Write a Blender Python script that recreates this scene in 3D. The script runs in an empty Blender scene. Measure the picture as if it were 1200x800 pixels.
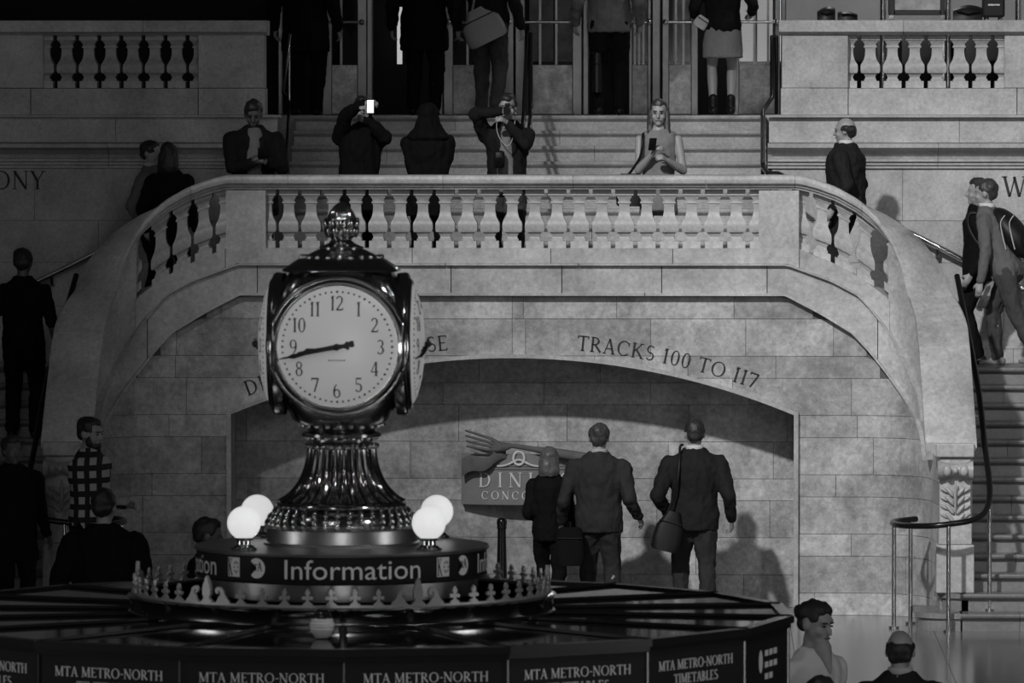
import bpy, bmesh, math, random
import numpy as np
from mathutils import Vector, Matrix, noise

random.seed(7)
C = bpy.context.scene.collection
SC = bpy.context.scene
PI = math.pi

# ------------------------------------------------------------------ camera
FPX = 7312.0
CAM = Vector((1.76, 0.0, 4.6))
PITCH = 0.0378
YF = 56.25                                   # plane of the arched wall
YAW = math.atan2(CAM.x, YF)
cd = bpy.data.cameras.new('camera')
cam = bpy.data.objects.new('camera', cd); C.objects.link(cam)
cam.location = CAM
cam.rotation_euler = (PI / 2 - PITCH, 0, YAW)
cd.sensor_width = 36.0
cd.lens = FPX * 36.0 / 1200.0
cd.clip_start = 0.5; cd.clip_end = 400
cd.dof.use_dof = True
cd.dof.focus_distance = 56.8
cd.dof.aperture_fstop = 13.0
SC.camera = cam

# ------------------------------------------------------------------ world, lamps, exposure
SC.view_settings.view_transform = 'Standard'
SC.view_settings.look = 'None'
SC.view_settings.exposure = 0.0
SC.view_settings.gamma = 1.0
SC.view_settings.use_curve_mapping = False
w = bpy.data.worlds.new('hall_air'); SC.world = w
w.use_nodes = True
w.node_tree.nodes['Background'].inputs[0].default_value = (1, 1, 1, 1)
w.node_tree.nodes['Background'].inputs[1].default_value = 0.010

def spot(name, loc, target, energy, half_deg, blend, radius):
    d = bpy.data.lights.new(name, 'SPOT'); o = bpy.data.objects.new(name, d); C.objects.link(o)
    o.location = loc
    o.rotation_euler = (Vector(target) - Vector(loc)).to_track_quat('-Z', 'Y').to_euler()
    d.energy = energy; d.spot_size = math.radians(2 * half_deg); d.spot_blend = blend; d.shadow_soft_size = radius
    return o
def area(name, loc, target, energy, sx, sy):
    d = bpy.data.lights.new(name, 'AREA'); o = bpy.data.objects.new(name, d); C.objects.link(o)
    o.location = loc
    o.rotation_euler = (Vector(target) - Vector(loc)).to_track_quat('-Z', 'Y').to_euler()
    d.energy = energy; d.shape = 'RECTANGLE'; d.size = sx; d.size_y = sy
    return o
# morning sun reaching the far wall through the tall windows behind the viewer
spot('sun_through_high_window', (-12, 13, 30), (4.1, 57.0, 3.0), 82000, 7.95, 1.0, .8)
spot('sun_through_high_window', (16, 14, 27), (4.9, 58.0, 2.6), 11000, 6.5, 1.0, .8)
# the tall windows behind the viewer: dim even daylight
area('tall_window_daylight', (-13, -16, 17), (0, 56, 2), 240, 7, 13)
area('tall_window_daylight', (3, -16, 17), (0, 40, 2), 240, 7, 13)
# lit passages and ticket windows round the hall, at standing height
area('east_passage_light', (2.4, -9, 2.4), (1.5, 30, 2.0), 850, 3.0, 4.6)
area('ticket_window_light', (-19, 24, 2.6), (0, 30, 2.6), 230, 4, 2.2)
area('ticket_window_light', (19, 24, 2.6), (0, 30, 2.6), 260, 4, 2.2)
def bulb(name, loc, e, r=.15):
    d = bpy.data.lights.new(name, 'POINT'); o = bpy.data.objects.new(name, d); C.objects.link(o)
    o.location = loc; d.energy = e; d.shadow_soft_size = r
# unseen point lamps added high over the hall for sparkle on the metal
for x_, y_, e_ in ((-7, 14, 260), (7, 14, 800), (-3, 20, 200), (9, 24, 800), (-10, 27, 160)): bulb('sparkle_lamp', (x_, y_, 15), e_, .3)
# lamps behind the doors and over the upper floor
bulb('vestibule_lamp', (2.6, 66.0, 7.0), 25)
bulb('upper_hall_lamp', (3.2, 62.5, 7.8), 60)

# ------------------------------------------------------------------ projection helpers (pixel + distance -> place)
_R = cam.rotation_euler.to_matrix()
_rx, _up, _fw = _R @ Vector((1, 0, 0)), _R @ Vector((0, 1, 0)), _R @ Vector((0, 0, -1))
def at(px, py, Y):
    d = _fw + _rx * ((px - 600) / FPX) + _up * ((400 - py) / FPX)
    return CAM + d * ((Y - CAM.y) / d.y)
def proj(p):
    v = Vector(p) - CAM
    k = FPX / v.dot(_fw)
    return 600 + v.dot(_rx) * k, 400 - v.dot(_up) * k
def zat(py, Y, px=600): return at(px, py, Y).z
def xat(px, Y, py=400): return at(px, py, Y).x

# ------------------------------------------------------------------ materials
MATS = {}
def mk(name, col, rough=.5, metal=0.0, vein=0.0, var=0.0, scale=3.0, fine=0.0, fscale=40.0, objvar=0.0, bump=0.0, emit=0.0, spec=None, coat=0.0):
    m = bpy.data.materials.new(name); m.use_nodes = True
    nt = m.node_tree; N = nt.nodes; L = nt.links
    b = N['Principled BSDF']
    b.inputs['Roughness'].default_value = rough; b.inputs['Metallic'].default_value = metal
    b.inputs['Base Color'].default_value = (col, col, col, 1)
    if spec is not None: b.inputs['Specular IOR Level'].default_value = spec
    if coat: b.inputs['Coat Weight'].default_value = coat; b.inputs['Coat Roughness'].default_value = .08
    if emit:
        b.inputs['Emission Color'].default_value = (1, 1, 1, 1); b.inputs['Emission Strength'].default_value = emit
    cur = None
    def math_(op, a, bb):
        n = N.new('ShaderNodeMath'); n.operation = op
        for i, q in enumerate((a, bb)):
            if isinstance(q, (int, float)): n.inputs[i].default_value = q
            else: L.new(q, n.inputs[i])
        return n.outputs[0]
    if var or fine or bump:
        tc = N.new('ShaderNodeTexCoord')
    if var:
        n = N.new('ShaderNodeTexNoise'); n.inputs['Scale'].default_value = scale; n.inputs['Detail'].default_value = 9; n.inputs['Roughness'].default_value = .7
        L.new(tc.outputs['Object'], n.inputs['Vector'])
        cur = math_('ADD', math_('MULTIPLY', math_('SUBTRACT', n.outputs['Fac'], .5), 2 * var * 1.6), 1.0)
    if fine:
        n2 = N.new('ShaderNodeTexNoise'); n2.inputs['Scale'].default_value = fscale; n2.inputs['Detail'].default_value = 4; n2.inputs['Roughness'].default_value = .7
        L.new(tc.outputs['Object'], n2.inputs['Vector'])
        c2 = math_('ADD', math_('MULTIPLY', math_('SUBTRACT', n2.outputs['Fac'], .5), 3.2 * fine), 1.0)
        cur = c2 if cur is None else math_('MULTIPLY', cur, c2)
    if vein:
        nw = N.new('ShaderNodeTexNoise'); nw.inputs['Scale'].default_value = 2.3; nw.inputs['Detail'].default_value = 5
        L.new(tc.outputs['Object'], nw.inputs['Vector'])
        va = N.new('ShaderNodeVectorMath'); va.operation = 'MULTIPLY_ADD'; va.inputs[1].default_value = (.5, .5, .5)
        L.new(nw.outputs['Color'], va.inputs[0]); L.new(tc.outputs['Object'], va.inputs[2])
        vo = N.new('ShaderNodeTexVoronoi'); vo.feature = 'DISTANCE_TO_EDGE'; vo.inputs['Scale'].default_value = 3.4
        L.new(va.outputs[0], vo.inputs['Vector'])
        mr = N.new('ShaderNodeMapRange'); mr.inputs['From Min'].default_value = 0.0; mr.inputs['From Max'].default_value = .035; mr.inputs['To Min'].default_value = 1 - vein; mr.inputs['To Max'].default_value = 1.0
        L.new(vo.outputs['Distance'], mr.inputs['Value'])
        cur = mr.outputs[0] if cur is None else math_('MULTIPLY', cur, mr.outputs[0])
    if objvar:
        oi = N.new('ShaderNodeObjectInfo')
        c3 = math_('ADD', math_('MULTIPLY', math_('SUBTRACT', oi.outputs['Random'], .5), 2 * objvar), 1.0)
        cur = c3 if cur is None else math_('MULTIPLY', cur, c3)
    if cur is not None:
        cur = math_('MAXIMUM', math_('MULTIPLY', cur, col), 0.001)
        cb = N.new('ShaderNodeCombineColor')
        for i in range(3): L.new(cur, cb.inputs[i])
        L.new(cb.outputs[0], b.inputs['Base Color'])
    if bump:
        n3 = N.new('ShaderNodeTexNoise'); n3.inputs['Scale'].default_value = fscale; n3.inputs['Detail'].default_value = 5
        L.new(tc.outputs['Object'], n3.inputs['Vector'])
        bp = N.new('ShaderNodeBump'); bp.inputs['Strength'].default_value = bump; bp.inputs['Distance'].default_value = .01
        L.new(n3.outputs['Fac'], bp.inputs['Height']); L.new(bp.outputs['Normal'], b.inputs['Normal'])
    MATS[name] = m
    return m

mk('stone', .36, .42, vein=.13, var=.75, scale=2.2, fine=.42, fscale=22, objvar=.18, bump=.12)
mk('stone_smooth', .42, .42, vein=.08, var=.5, scale=2.0, fine=.32, fscale=24, objvar=.07, bump=.06)
mk('stone_upper', .40, .5, vein=.06, var=.45, scale=2.4, fine=.30, fscale=30, objvar=.07, bump=.06)
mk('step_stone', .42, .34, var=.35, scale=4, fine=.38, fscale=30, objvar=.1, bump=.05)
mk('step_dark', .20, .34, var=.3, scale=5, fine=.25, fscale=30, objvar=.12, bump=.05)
mk('mortar', .12, .9)
mk('floor_stone', .20, .16, var=.3, scale=1.6, fine=.12, fscale=18, objvar=.06)
mk('letter_dark', .015, .6)
mk('brass', .6, .16, 1.0, var=.12, scale=9)
mk('brass_dark', .36, .17, 1.0, var=.2, scale=8)
mk('brass_satin', .42, .36, 1.0, var=.15, scale=8)
mk('bronze', .24, .18, 1.0, var=.25, scale=12)
mk('chrome', .55, .18, 1.0)
mk('black_rail', .035, .25, .8)
mk('panel_black', .010, .045, 0, spec=.75)
mk('panel_edge', .035, .22, .6)
mk('fascia', .010, .6, var=.3, scale=6, spec=.25)
mk('sign_white', .62, .5)
mk('sign_text', .7, .5)
mk('cresting', .34, .42, .55, var=.2, scale=20)
mk('opal', .72, .3, emit=.13)
mk('globe', .8, .35, emit=.58)
mk('numeral', .012, .5)
mk('skin', .30, .5, var=.1, scale=20)
mk('skin_pale', .40, .48, var=.08, scale=20)
mk('skin_dark', .10, .5, var=.1, scale=20)
mk('hair_dark', .018, .55, fine=.5, fscale=60)
mk('hair_brown', .04, .5, fine=.6, fscale=60)
mk('hair_fair', .10, .45, fine=.6, fscale=60)
mk('hair_grey', .05, .5, fine=.5, fscale=60)
mk('eye_dark', .01, .2)
mk('lip', .14, .45)
mk('suit', 0.016, .8, spec=.15, var=.25, scale=9, fine=.2, fscale=90)
mk('suit_grey', 0.03, .8, spec=.15, var=.25, scale=9, fine=.25, fscale=90)
mk('black_cloth', 0.0055, .85, spec=.15, var=.2, scale=8)
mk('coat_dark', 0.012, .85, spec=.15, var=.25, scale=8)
mk('grey_cloth', .12, .8, spec=.15, var=.25, scale=10)
mk('mid_cloth', .20, .8, spec=.15, var=.2, scale=10)
mk('light_cloth', .42, .75, spec=.15, var=.15, scale=10)
mk('white_cloth', .62, .7, spec=.15, var=.1, scale=10)
mk('denim', .055, .85, spec=.15, var=.45, scale=10, fine=.3, fscale=120)
mk('khaki', .055, .85, spec=.15, var=.35, scale=9)
mk('leather', .009, .45, spec=.25)
mk('bag_grey', .19, .5, var=.15, scale=8)
mk('screen', .8, .2, emit=1.2)
mk('door_metal', .22, .34, .85, var=.25, scale=6)
mk('kick_plate', .30, .42, .7, var=.75, scale=5, fine=.4, fscale=30)
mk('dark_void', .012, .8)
mk('daylight', .8, .5, emit=.42)
mk('poster', .30, .6, var=.8, scale=7)
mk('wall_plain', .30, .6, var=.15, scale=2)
def _plaid():
    m = bpy.data.materials.new('plaid'); m.use_nodes = True; nt = m.node_tree; N = nt.nodes; L = nt.links
    b = N['Principled BSDF']; b.inputs['Roughness'].default_value = .85
    tc = N.new('ShaderNodeTexCoord')
    acc = None
    for ax, sc in (('X', 15), ('Z', 13)):
        mp = N.new('ShaderNodeTexWave'); mp.wave_type = 'BANDS'; mp.bands_direction = ax; mp.inputs['Scale'].default_value = sc / 6.2832 * 1.35; mp.inputs['Distortion'].default_value = .6
        L.new(tc.outputs['Object'], mp.inputs['Vector'])
        st = N.new('ShaderNodeMath'); st.operation = 'GREATER_THAN'; st.inputs[1].default_value = .42; L.new(mp.outputs['Fac'], st.inputs[0])
        if acc is None: acc = st.outputs[0]
        else:
            mu = N.new('ShaderNodeMath'); mu.operation = 'MULTIPLY'; L.new(acc, mu.inputs[0]); L.new(st.outputs[0], mu.inputs[1]); acc = mu.outputs[0]
    mx = N.new('ShaderNodeMix'); mx.data_type = 'RGBA'; mx.inputs['A'].default_value = (.012, .012, .012, 1); mx.inputs['B'].default_value = (.42, .42, .42, 1)
    L.new(acc, mx.inputs['Factor']); L.new(mx.outputs['Result'], b.inputs['Base Color'])
    MATS['plaid'] = m
_plaid()

def glass(name, rough, tint, alpha):
    m = bpy.data.materials.new(name); m.use_nodes = True; nt = m.node_tree; N = nt.nodes; L = nt.links
    N.remove(N['Principled BSDF']); out = N['Material Output']
    t = N.new('ShaderNodeBsdfTransparent'); t.inputs[0].default_value = (tint, tint, tint, 1)
    g = N.new('ShaderNodeBsdfGlossy'); g.inputs['Roughness'].default_value = rough; g.inputs[0].default_value = (.8, .8, .8, 1)
    mx = N.new('ShaderNodeMixShader'); mx.inputs[0].default_value = alpha
    L.new(t.outputs[0], mx.inputs[1]); L.new(g.outputs[0], mx.inputs[2]); L.new(mx.outputs[0], out.inputs[0])
    MATS[name] = m
glass('pane_glass', .05, .75, .10)

# ------------------------------------------------------------------ object helpers
def tag(o, label=None, cat=None, group=None, kind=None):
    if label: o['label'] = label
    if cat: o['category'] = cat
    if group: o['group'] = group
    if kind: o['kind'] = kind
    return o
def empty(name, loc=(0, 0, 0), label=None, cat=None, group=None, kind=None):
    o = bpy.data.objects.new(name, None); C.objects.link(o); o.location = loc; o.empty_display_size = .1
    return tag(o, label, cat, group, kind)
def hang(o, parent):
    """parent an object built in world coordinates (all parents are unrotated)"""
    o.parent = parent
    o.matrix_parent_inverse = Matrix.Identity(4)
    q = parent; off = Vector((0, 0, 0))
    while q is not None:
        off += q.location; q = q.parent
    o.location = o.location - off
    return o

class MB:
    def __init__(s): s.v = []; s.f = []
    def add(s, vs, fs):
        k = len(s.v); s.v.extend([tuple(p) for p in vs]); s.f.extend([tuple(i + k for i in f) for f in fs]); return s
    def box(s, x0, x1, y0, y1, z0, z1, c=0.0):
        if c <= 0:
            vs = [(x, y, z) for z in (z0, z1) for y in (y0, y1) for x in (x0, x1)]
            return s.add(vs, [(0, 2, 3, 1), (4, 5, 7, 6), (0, 1, 5, 4), (2, 6, 7, 3), (0, 4, 6, 2), (1, 3, 7, 5)])
        bm = bmesh.new(); bmesh.ops.create_cube(bm, size=1)
        for v in bm.verts: v.co = ((x0 + x1) / 2 + v.co.x * (x1 - x0), (y0 + y1) / 2 + v.co.y * (y1 - y0), (z0 + z1) / 2 + v.co.z * (z1 - z0))
        bmesh.ops.bevel(bm, geom=bm.edges[:], offset=c, segments=1 if c < .006 else 2, affect='EDGES', profile=.5)
        bm.verts.index_update()
        s.add([v.co[:] for v in bm.verts], [[v.index for v in f.verts] for f in bm.faces]); bm.free(); return s
    def rings(s, rings, cap=True, closed=False):
        n = len(rings[0]); vs = [p for r in rings for p in r]; fs = []
        m = len(rings)
        for i in range(m - 1 + (1 if closed else 0)):
            a, b = i * n, ((i + 1) % m) * n
            for j in range(n): fs.append((a + j, a + (j + 1) % n, b + (j + 1) % n, b + j))
        if cap and not closed:
            fs.append(tuple(range(n - 1, -1, -1))); fs.append(tuple(range((m - 1) * n, m * n)))
        return s.add(vs, fs)
    def lathe(s, c, prof, n=32, cap=True, a0=0.0):
        cx, cy, cz = c
        return s.rings([[(cx + r * math.cos(a0 + 2 * PI * j / n), cy + r * math.sin(a0 + 2 * PI * j / n), cz + z) for j in range(n)] for r, z in prof], cap)
    def tube(s, pts, r, n=8, closed=False):
        pts = [Vector(p) for p in pts]; rings = []; m = len(pts)
        ref = None
        for i, p in enumerate(pts):
            if closed: t = (pts[(i + 1) % m] - pts[i - 1])
            else: t = pts[min(i + 1, m - 1)] - pts[max(i - 1, 0)]
            t.normalize()
            if ref is None:
                ref = Vector((0, 0, 1)) if abs(t.z) < .9 else Vector((0, 1, 0))
            a = t.cross(ref)
            if a.length < 1e-4: a = t.cross(Vector((1, 0, 0)))
            a.normalize(); b = a.cross(t).normalized(); ref = b
            rr = r[i] if isinstance(r, (list, tuple)) else r
            rings.append([p + (a * math.cos(2 * PI * j / n) + b * math.sin(2 * PI * j / n)) * rr for j in range(n)])
        return s.rings(rings, True, closed)
    def prism(s, poly, y0, y1, flip=False):
        """polygon in (x,z) extruded along y"""
        n = len(poly)
        vs = [(x, y0, z) for x, z in poly] + [(x, y1, z) for x, z in poly]
        fs = [tuple(range(n)), tuple(range(2 * n - 1, n - 1, -1))] + [(j, j + n, (j + 1) % n + n, (j + 1) % n) for j in range(n)]
        return s.add(vs, fs)
    def extr_x(s, poly, x0, x1):
        """polygon in (y,z) extruded along x"""
        n = len(poly)
        vs = [(x0, y, z) for y, z in poly] + [(x1, y, z) for y, z in poly]
        fs = [tuple(range(n - 1, -1, -1)), tuple(range(n, 2 * n))] + [(j, (j + 1) % n, (j + 1) % n + n, j + n) for j in range(n)]
        return s.add(vs, fs)
    def ball(s, c, r, u=12, v=8):
        rx, ry, rz = r if isinstance(r, (tuple, list)) else (r, r, r)
        rings = []
        for i in range(v + 1):
            t = -PI / 2 + PI * i / v
            t = max(-PI / 2 + .02, min(PI / 2 - .02, t))
            rings.append([(c[0] + rx * math.cos(t) * math.cos(2 * PI * j / u), c[1] + ry * math.cos(t) * math.sin(2 * PI * j / u), c[2] + rz * math.sin(t)) for j in range(u)])
        return s.rings(rings)
    def mesh(s, name, smooth=None):
        me = bpy.data.meshes.new(name); me.from_pydata(s.v, [], s.f); me.update()
        bm = bmesh.new(); bm.from_mesh(me); bmesh.ops.recalc_face_normals(bm, faces=bm.faces[:]); bm.to_mesh(me); bm.free()
        if smooth is not None:
            me.shade_smooth(); me.set_sharp_from_angle(angle=math.radians(smooth))
        return me
    def build(s, name, mat, parent=None, smooth=None):
        o = bpy.data.objects.new(name, s.mesh(name, smooth)); C.objects.link(o)
        if mat: o.data.materials.append(MATS[mat])
        if parent is not None: hang(o, parent)
        return o
def dup(o, off=(0, 0, 0), parent=None):
    c = o.copy(); C.objects.link(c); c.location = o.location + Vector(off)
    if parent is not None: c.parent = parent
    return c

# ------------------------------------------------------------------ stroke lettering (roman capitals and figures)
def _glyphs():
    T, t = .135, .06
    def ln(x0, y0, x1, y1, w):
        d = Vector((x1 - x0, y1 - y0)); n = Vector((-d.y, d.x)).normalized() * w / 2
        return [[(x0 + n.x, y0 + n.y), (x0 - n.x, y0 - n.y), (x1 - n.x, y1 - n.y), (x1 + n.x, y1 + n.y)]]
    def sf(x, y, w=.13): return ln(x - w, y, x + w, y, .045)
    def st(x, y0=0, y1=1, w=T, s=True): return ln(x, y0, x, y1, w) + ((sf(x, y0 + .022) if y0 == 0 else []) + (sf(x, y1 - .022) if y1 == 1 else []) if s else [])
    def arc(cx, cy, rx, ry, a0, a1, wt=t, wT=T, n=18):
        out = []; pr = None
        for i in range(n + 1):
            a = math.radians(a0 + (a1 - a0) * i / n); wd = wt + (wT - wt) * abs(math.cos(a)) ** 1.5
            c, s_ = math.cos(a), math.sin(a)
            p = ((cx + (rx) * c, cy + (ry) * s_), (cx + (rx - wd) * c, cy + (ry - min(wd, t * 1.2)) * s_))
            if pr: out.append([pr[0], pr[1], p[1], p[0]])
            pr = p
        return out
    G = {}
    G['A'] = (ln(.08, 0, .37, 1, t) + ln(.36, 1, .68, 0, T) + ln(.2, .34, .56, .34, t) + sf(.08, .02) + sf(.68, .02), .80)
    G['B'] = (st(.14) + arc(.2, .745, .32, .255, -90, 90) + arc(.2, .27, .38, .27, -90, 90) + ln(.1, .97, .22, .97, t) + ln(.1, .5, .22, .5, t) + ln(.1, .03, .22, .03, t), .68)
    G['C'] = (arc(.46, .5, .44, .51, 45, 315) + ln(.77, .68, .77, .9, t), .88)
    G['D'] = (st(.14) + arc(.28, .5, .5, .5, -90, 90) + ln(.1, .97, .3, .97, t) + ln(.1, .03, .3, .03, t), .88)
    G['E'] = (st(.14) + ln(.1, .97, .55, .97, t) + ln(.1, .52, .48, .52, t) + ln(.1, .03, .58, .03, t) + ln(.55, .84, .55, 1, t) + ln(.58, 0, .58, .17, t), .68)
    G['G'] = (arc(.46, .5, .44, .51, 45, 325) + ln(.8, .04, .8, .42, T) + sf(.8, .42), 1.0)
    G['H'] = (st(.14) + st(.72) + ln(.14, .52, .72, .52, t), .9)
    G['I'] = (st(.15), .34)
    G['K'] = (st(.14) + ln(.18, .45, .62, .98, t) + ln(.3, .58, .72, .02, T) + sf(.62, .97) + sf(.74, .02), .84)
    G['L'] = (st(.14) + ln(.1, .03, .55, .03, t) + ln(.55, 0, .55, .17, t), .64)
    G['M'] = (st(.12, w=t) + ln(.13, .98, .48, .06, T) + ln(.48, .06, .84, .98, t) + st(.86), 1.04)
    G['N'] = (st(.12, w=t) + ln(.1, .98, .72, .04, T) + ln(.74, 0, .74, 1, t) + sf(.74, .978), .9)
    G['O'] = (arc(.48, .5, .47, .51, 0, 360, n=28), 1.0)
    G['P'] = (st(.14) + arc(.24, .73, .36, .27, -90, 90) + ln(.1, .97, .26, .97, t) + ln(.1, .49, .26, .49, t), .68)
    G['R'] = (st(.14) + arc(.24, .73, .35, .27, -90, 90) + ln(.1, .97, .26, .97, t) + ln(.1, .49, .26, .49, t) + ln(.3, .5, .7, .02, T), .78)
    G['S'] = (arc(.3, .74, .25, .27, 35, 255, .08, .1) + arc(.3, .27, .28, .28, 85, -145, .08, .11) + ln(.26, .53, .36, .48, .12), .62)
    G['T'] = (st(.36) + ln(.02, .965, .7, .965, .065) + ln(.02, .82, .02, .99, t) + ln(.7, .82, .7, .99, t), .76)
    G['U'] = (ln(.14, .3, .14, 1, T) + sf(.14, .978) + arc(.42, .32, .345, .34, 180, 360) + ln(.74, .3, .74, 1, t) + sf(.74, .978), .9)
    G['W'] = (ln(.06, 1, .32, 0, T) + ln(.33, 0, .58, .98, t) + ln(.54, .98, .8, 0, T) + ln(.81, 0, 1.06, 1, t) + sf(.06, .98) + sf(1.06, .98), 1.14)
    G['Y'] = (ln(.06, .99, .36, .46, T) + ln(.68, .99, .36, .46, t) + st(.36, 0, .5) + sf(.06, .98) + sf(.68, .98), .76)
    G['V'] = (ln(.06, 1, .36, 0, T) + ln(.36, 0, .68, 1, t), .76)
    G['-'] = (ln(.06, .45, .3, .45, .09), .36)
    G[' '] = ([], .34)
    G['0'] = (arc(.31, .5, .29, .51, 0, 360, n=24), .64)
    G['1'] = (st(.2) + ln(.2, .95, .06, .84, t), .42)
    G['2'] = (arc(.28, .74, .27, .27, 165, -35, .07, .13) + ln(.5, .62, .08, .06, .09) + ln(.03, .05, .54, .05, .1) + ln(.54, .05, .56, .2, t), .62)
    G['3'] = (arc(.27, .75, .25, .26, 150, -90, .07, .12) + arc(.27, .27, .29, .28, 90, -150, .07, .13), .6)
    G['4'] = (ln(.4, 1, .03, .3, t) + ln(.03, .29, .58, .29, .07) + ln(.42, 0, .42, 1, T) + sf(.42, .02), .64)
    G['5'] = (ln(.1, .95, .5, .95, .1) + ln(.11, .98, .09, .55, t) + arc(.26, .3, .29, .31, 130, -150, .07, .13), .6)
    G['6'] = (arc(.3, .3, .28, .31, 0, 360, .06, .12) + arc(.42, .42, .4, .58, 110, 190, .06, .12), .62)
    G['7'] = (ln(.04, .94, .58, .94, .11) + ln(.56, .94, .24, 0, .11) + ln(.04, .8, .04, .99, t), .62)
    G['8'] = (arc(.3, .76, .24, .25, 0, 360, .06, .11) + arc(.3, .27, .28, .28, 0, 360, .06, .12), .62)
    g6 = G['6'][0]
    G['9'] = ([[(.6 - x, 1 - y) for x, y in p] for p in g6], .62)
    G['.'] = (ln(.1, .0, .1, .1, .1), .24)
    return G
GLYPH = _glyphs()
def text_width(s, h, gap=.1): return sum(GLYPH[c][1] * h + gap * h for c in s) - gap * h
def glyph_mesh(mb, c, u0, v0, h, fn, th, sx=1.0):
    """fn(u, v, d) -> 3D point; d = 0 on the surface, th in front of it"""
    for q in GLYPH[c][0]:
        vs = [fn(u0 + x * h * sx, v0 + y * h, th) for x, y in q] + [fn(u0 + x * h * sx, v0 + y * h, -.002) for x, y in q]
        mb.add(vs, [(0, 1, 2, 3), (7, 6, 5, 4), (0, 4, 5, 1), (1, 5, 6, 2), (2, 6, 7, 3), (3, 7, 4, 0)])
def lettering(s, h, fn, mat, parent, th=.006, gap=.1, u0=0.0, v0=0.0, per_letter=True, name='letter', sx=1.0):
    u = u0; mb = MB(); out = []
    for c in s:
        if GLYPH[c][0]:
            if per_letter: mb = MB()
            glyph_mesh(mb, c, u, v0, h, fn, th, sx)
            if per_letter: out.append(mb.build(name, mat, parent))
        u += GLYPH[c][1] * h * sx + gap * h
    if not per_letter: out.append(mb.build(name, mat, parent))
    return out

# ================================================================== the setting
ZL, ZU = 3.0, 4.5          # half landing, upper floor
YB = 59.5                  # wall behind the side stairs
YD = 64.3                  # doors on the upper floor
zf = lambda py: zat(py, YF)

# plan of the curved wall: s along the face, d into the wall
ARC_X, RX, RY, FWD = 3.20, .52, .62, .62
_path = [(0.0, YF)] + [(ARC_X * i / 8, YF) for i in range(1, 9)]
for i in range(1, 17):
    a = PI / 2 * i / 16
    _path.append((ARC_X + RX * math.sin(a), YF - RY + RY * math.cos(a)))
for i in range(1, 7): _path.append((ARC_X + RX + .05 * i / 6, YF - RY - FWD * i / 6))
_S = [0.0]
for i in range(1, len(_path)): _S.append(_S[-1] + math.dist(_path[i], _path[i - 1]))
SEND = _S[-1]
def path(s, d=0.0):
    a = abs(s); i = 0
    while i < len(_S) - 2 and _S[i + 1] < a: i += 1
    k = (a - _S[i]) / (_S[i + 1] - _S[i])
    p0, p1 = _path[i], _path[i + 1]
    def nrm(j):
        q0, q1 = _path[max(j - 1, 0)], _path[min(j + 1, len(_path) - 1)]
        tx, ty = q1[0] - q0[0], q1[1] - q0[1]; L = math.hypot(tx, ty); return (-ty / L, tx / L)
    n0, n1 = nrm(i), nrm(i + 1)
    nx, ny = n0[0] + (n1[0] - n0[0]) * k, n0[1] + (n1[1] - n0[1]) * k
    x, y = p0[0] + (p1[0] - p0[0]) * k + nx * d, p0[1] + (p1[1] - p0[1]) * k + ny * d
    return (x if s >= 0 else -x, y)
def s_of_px(px):
    lo, hi = 2.0, SEND
    for _ in range(40):
        m = (lo + hi) / 2; x, y = path(m)
        if proj((x, y, 2.5))[0] < px: lo = m
        else: hi = m
    return (lo + hi) / 2
def table(pts, tail):
    T_ = []
    for px, py in pts:
        s = s_of_px(px); T_.append((s, at(px, py, path(s)[1]).z))
    T_ += tail
    return lambda s: float(np.interp(abs(s), [a for a, b in T_], [b for a, b in T_]))
z_rail = table([(935, 205), (955, 210), (980, 219), (1005, 233), (1030, 253), (1050, 277), (1064, 305), (1073, 340)], [(SEND - .5, 2.45), (SEND - .25, 2.06), (SEND, 1.64)])
z_base = table([(935, 291), (974, 307), (1001, 321), (1041, 349), (1060, 385)], [(SEND - .5, 1.9), (SEND, 1.0)])
z_m1 = table([(922, 310), (974, 329), (1004, 345), (1038, 381), (1062, 421), (1073, 445)], [(SEND - .5, 1.75), (SEND, .85)])
z_m2 = table([(920, 345), (960, 366), (998, 389), (1025, 418), (1050, 448), (1070, 476)], [(SEND - .5, 1.4), (SEND, .5)])
Z_SPR, Z_APX, HW = zf(485), zf(418), 2.555
R_ARCH = (HW ** 2 + (Z_APX - Z_SPR) ** 2) / (2 * (Z_APX - Z_SPR)); ZC_ARCH = Z_APX - R_ARCH
def arch(s): return ZC_ARCH + math.sqrt(max(0, R_ARCH ** 2 - s * s)) if abs(s) < HW else -.02

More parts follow.
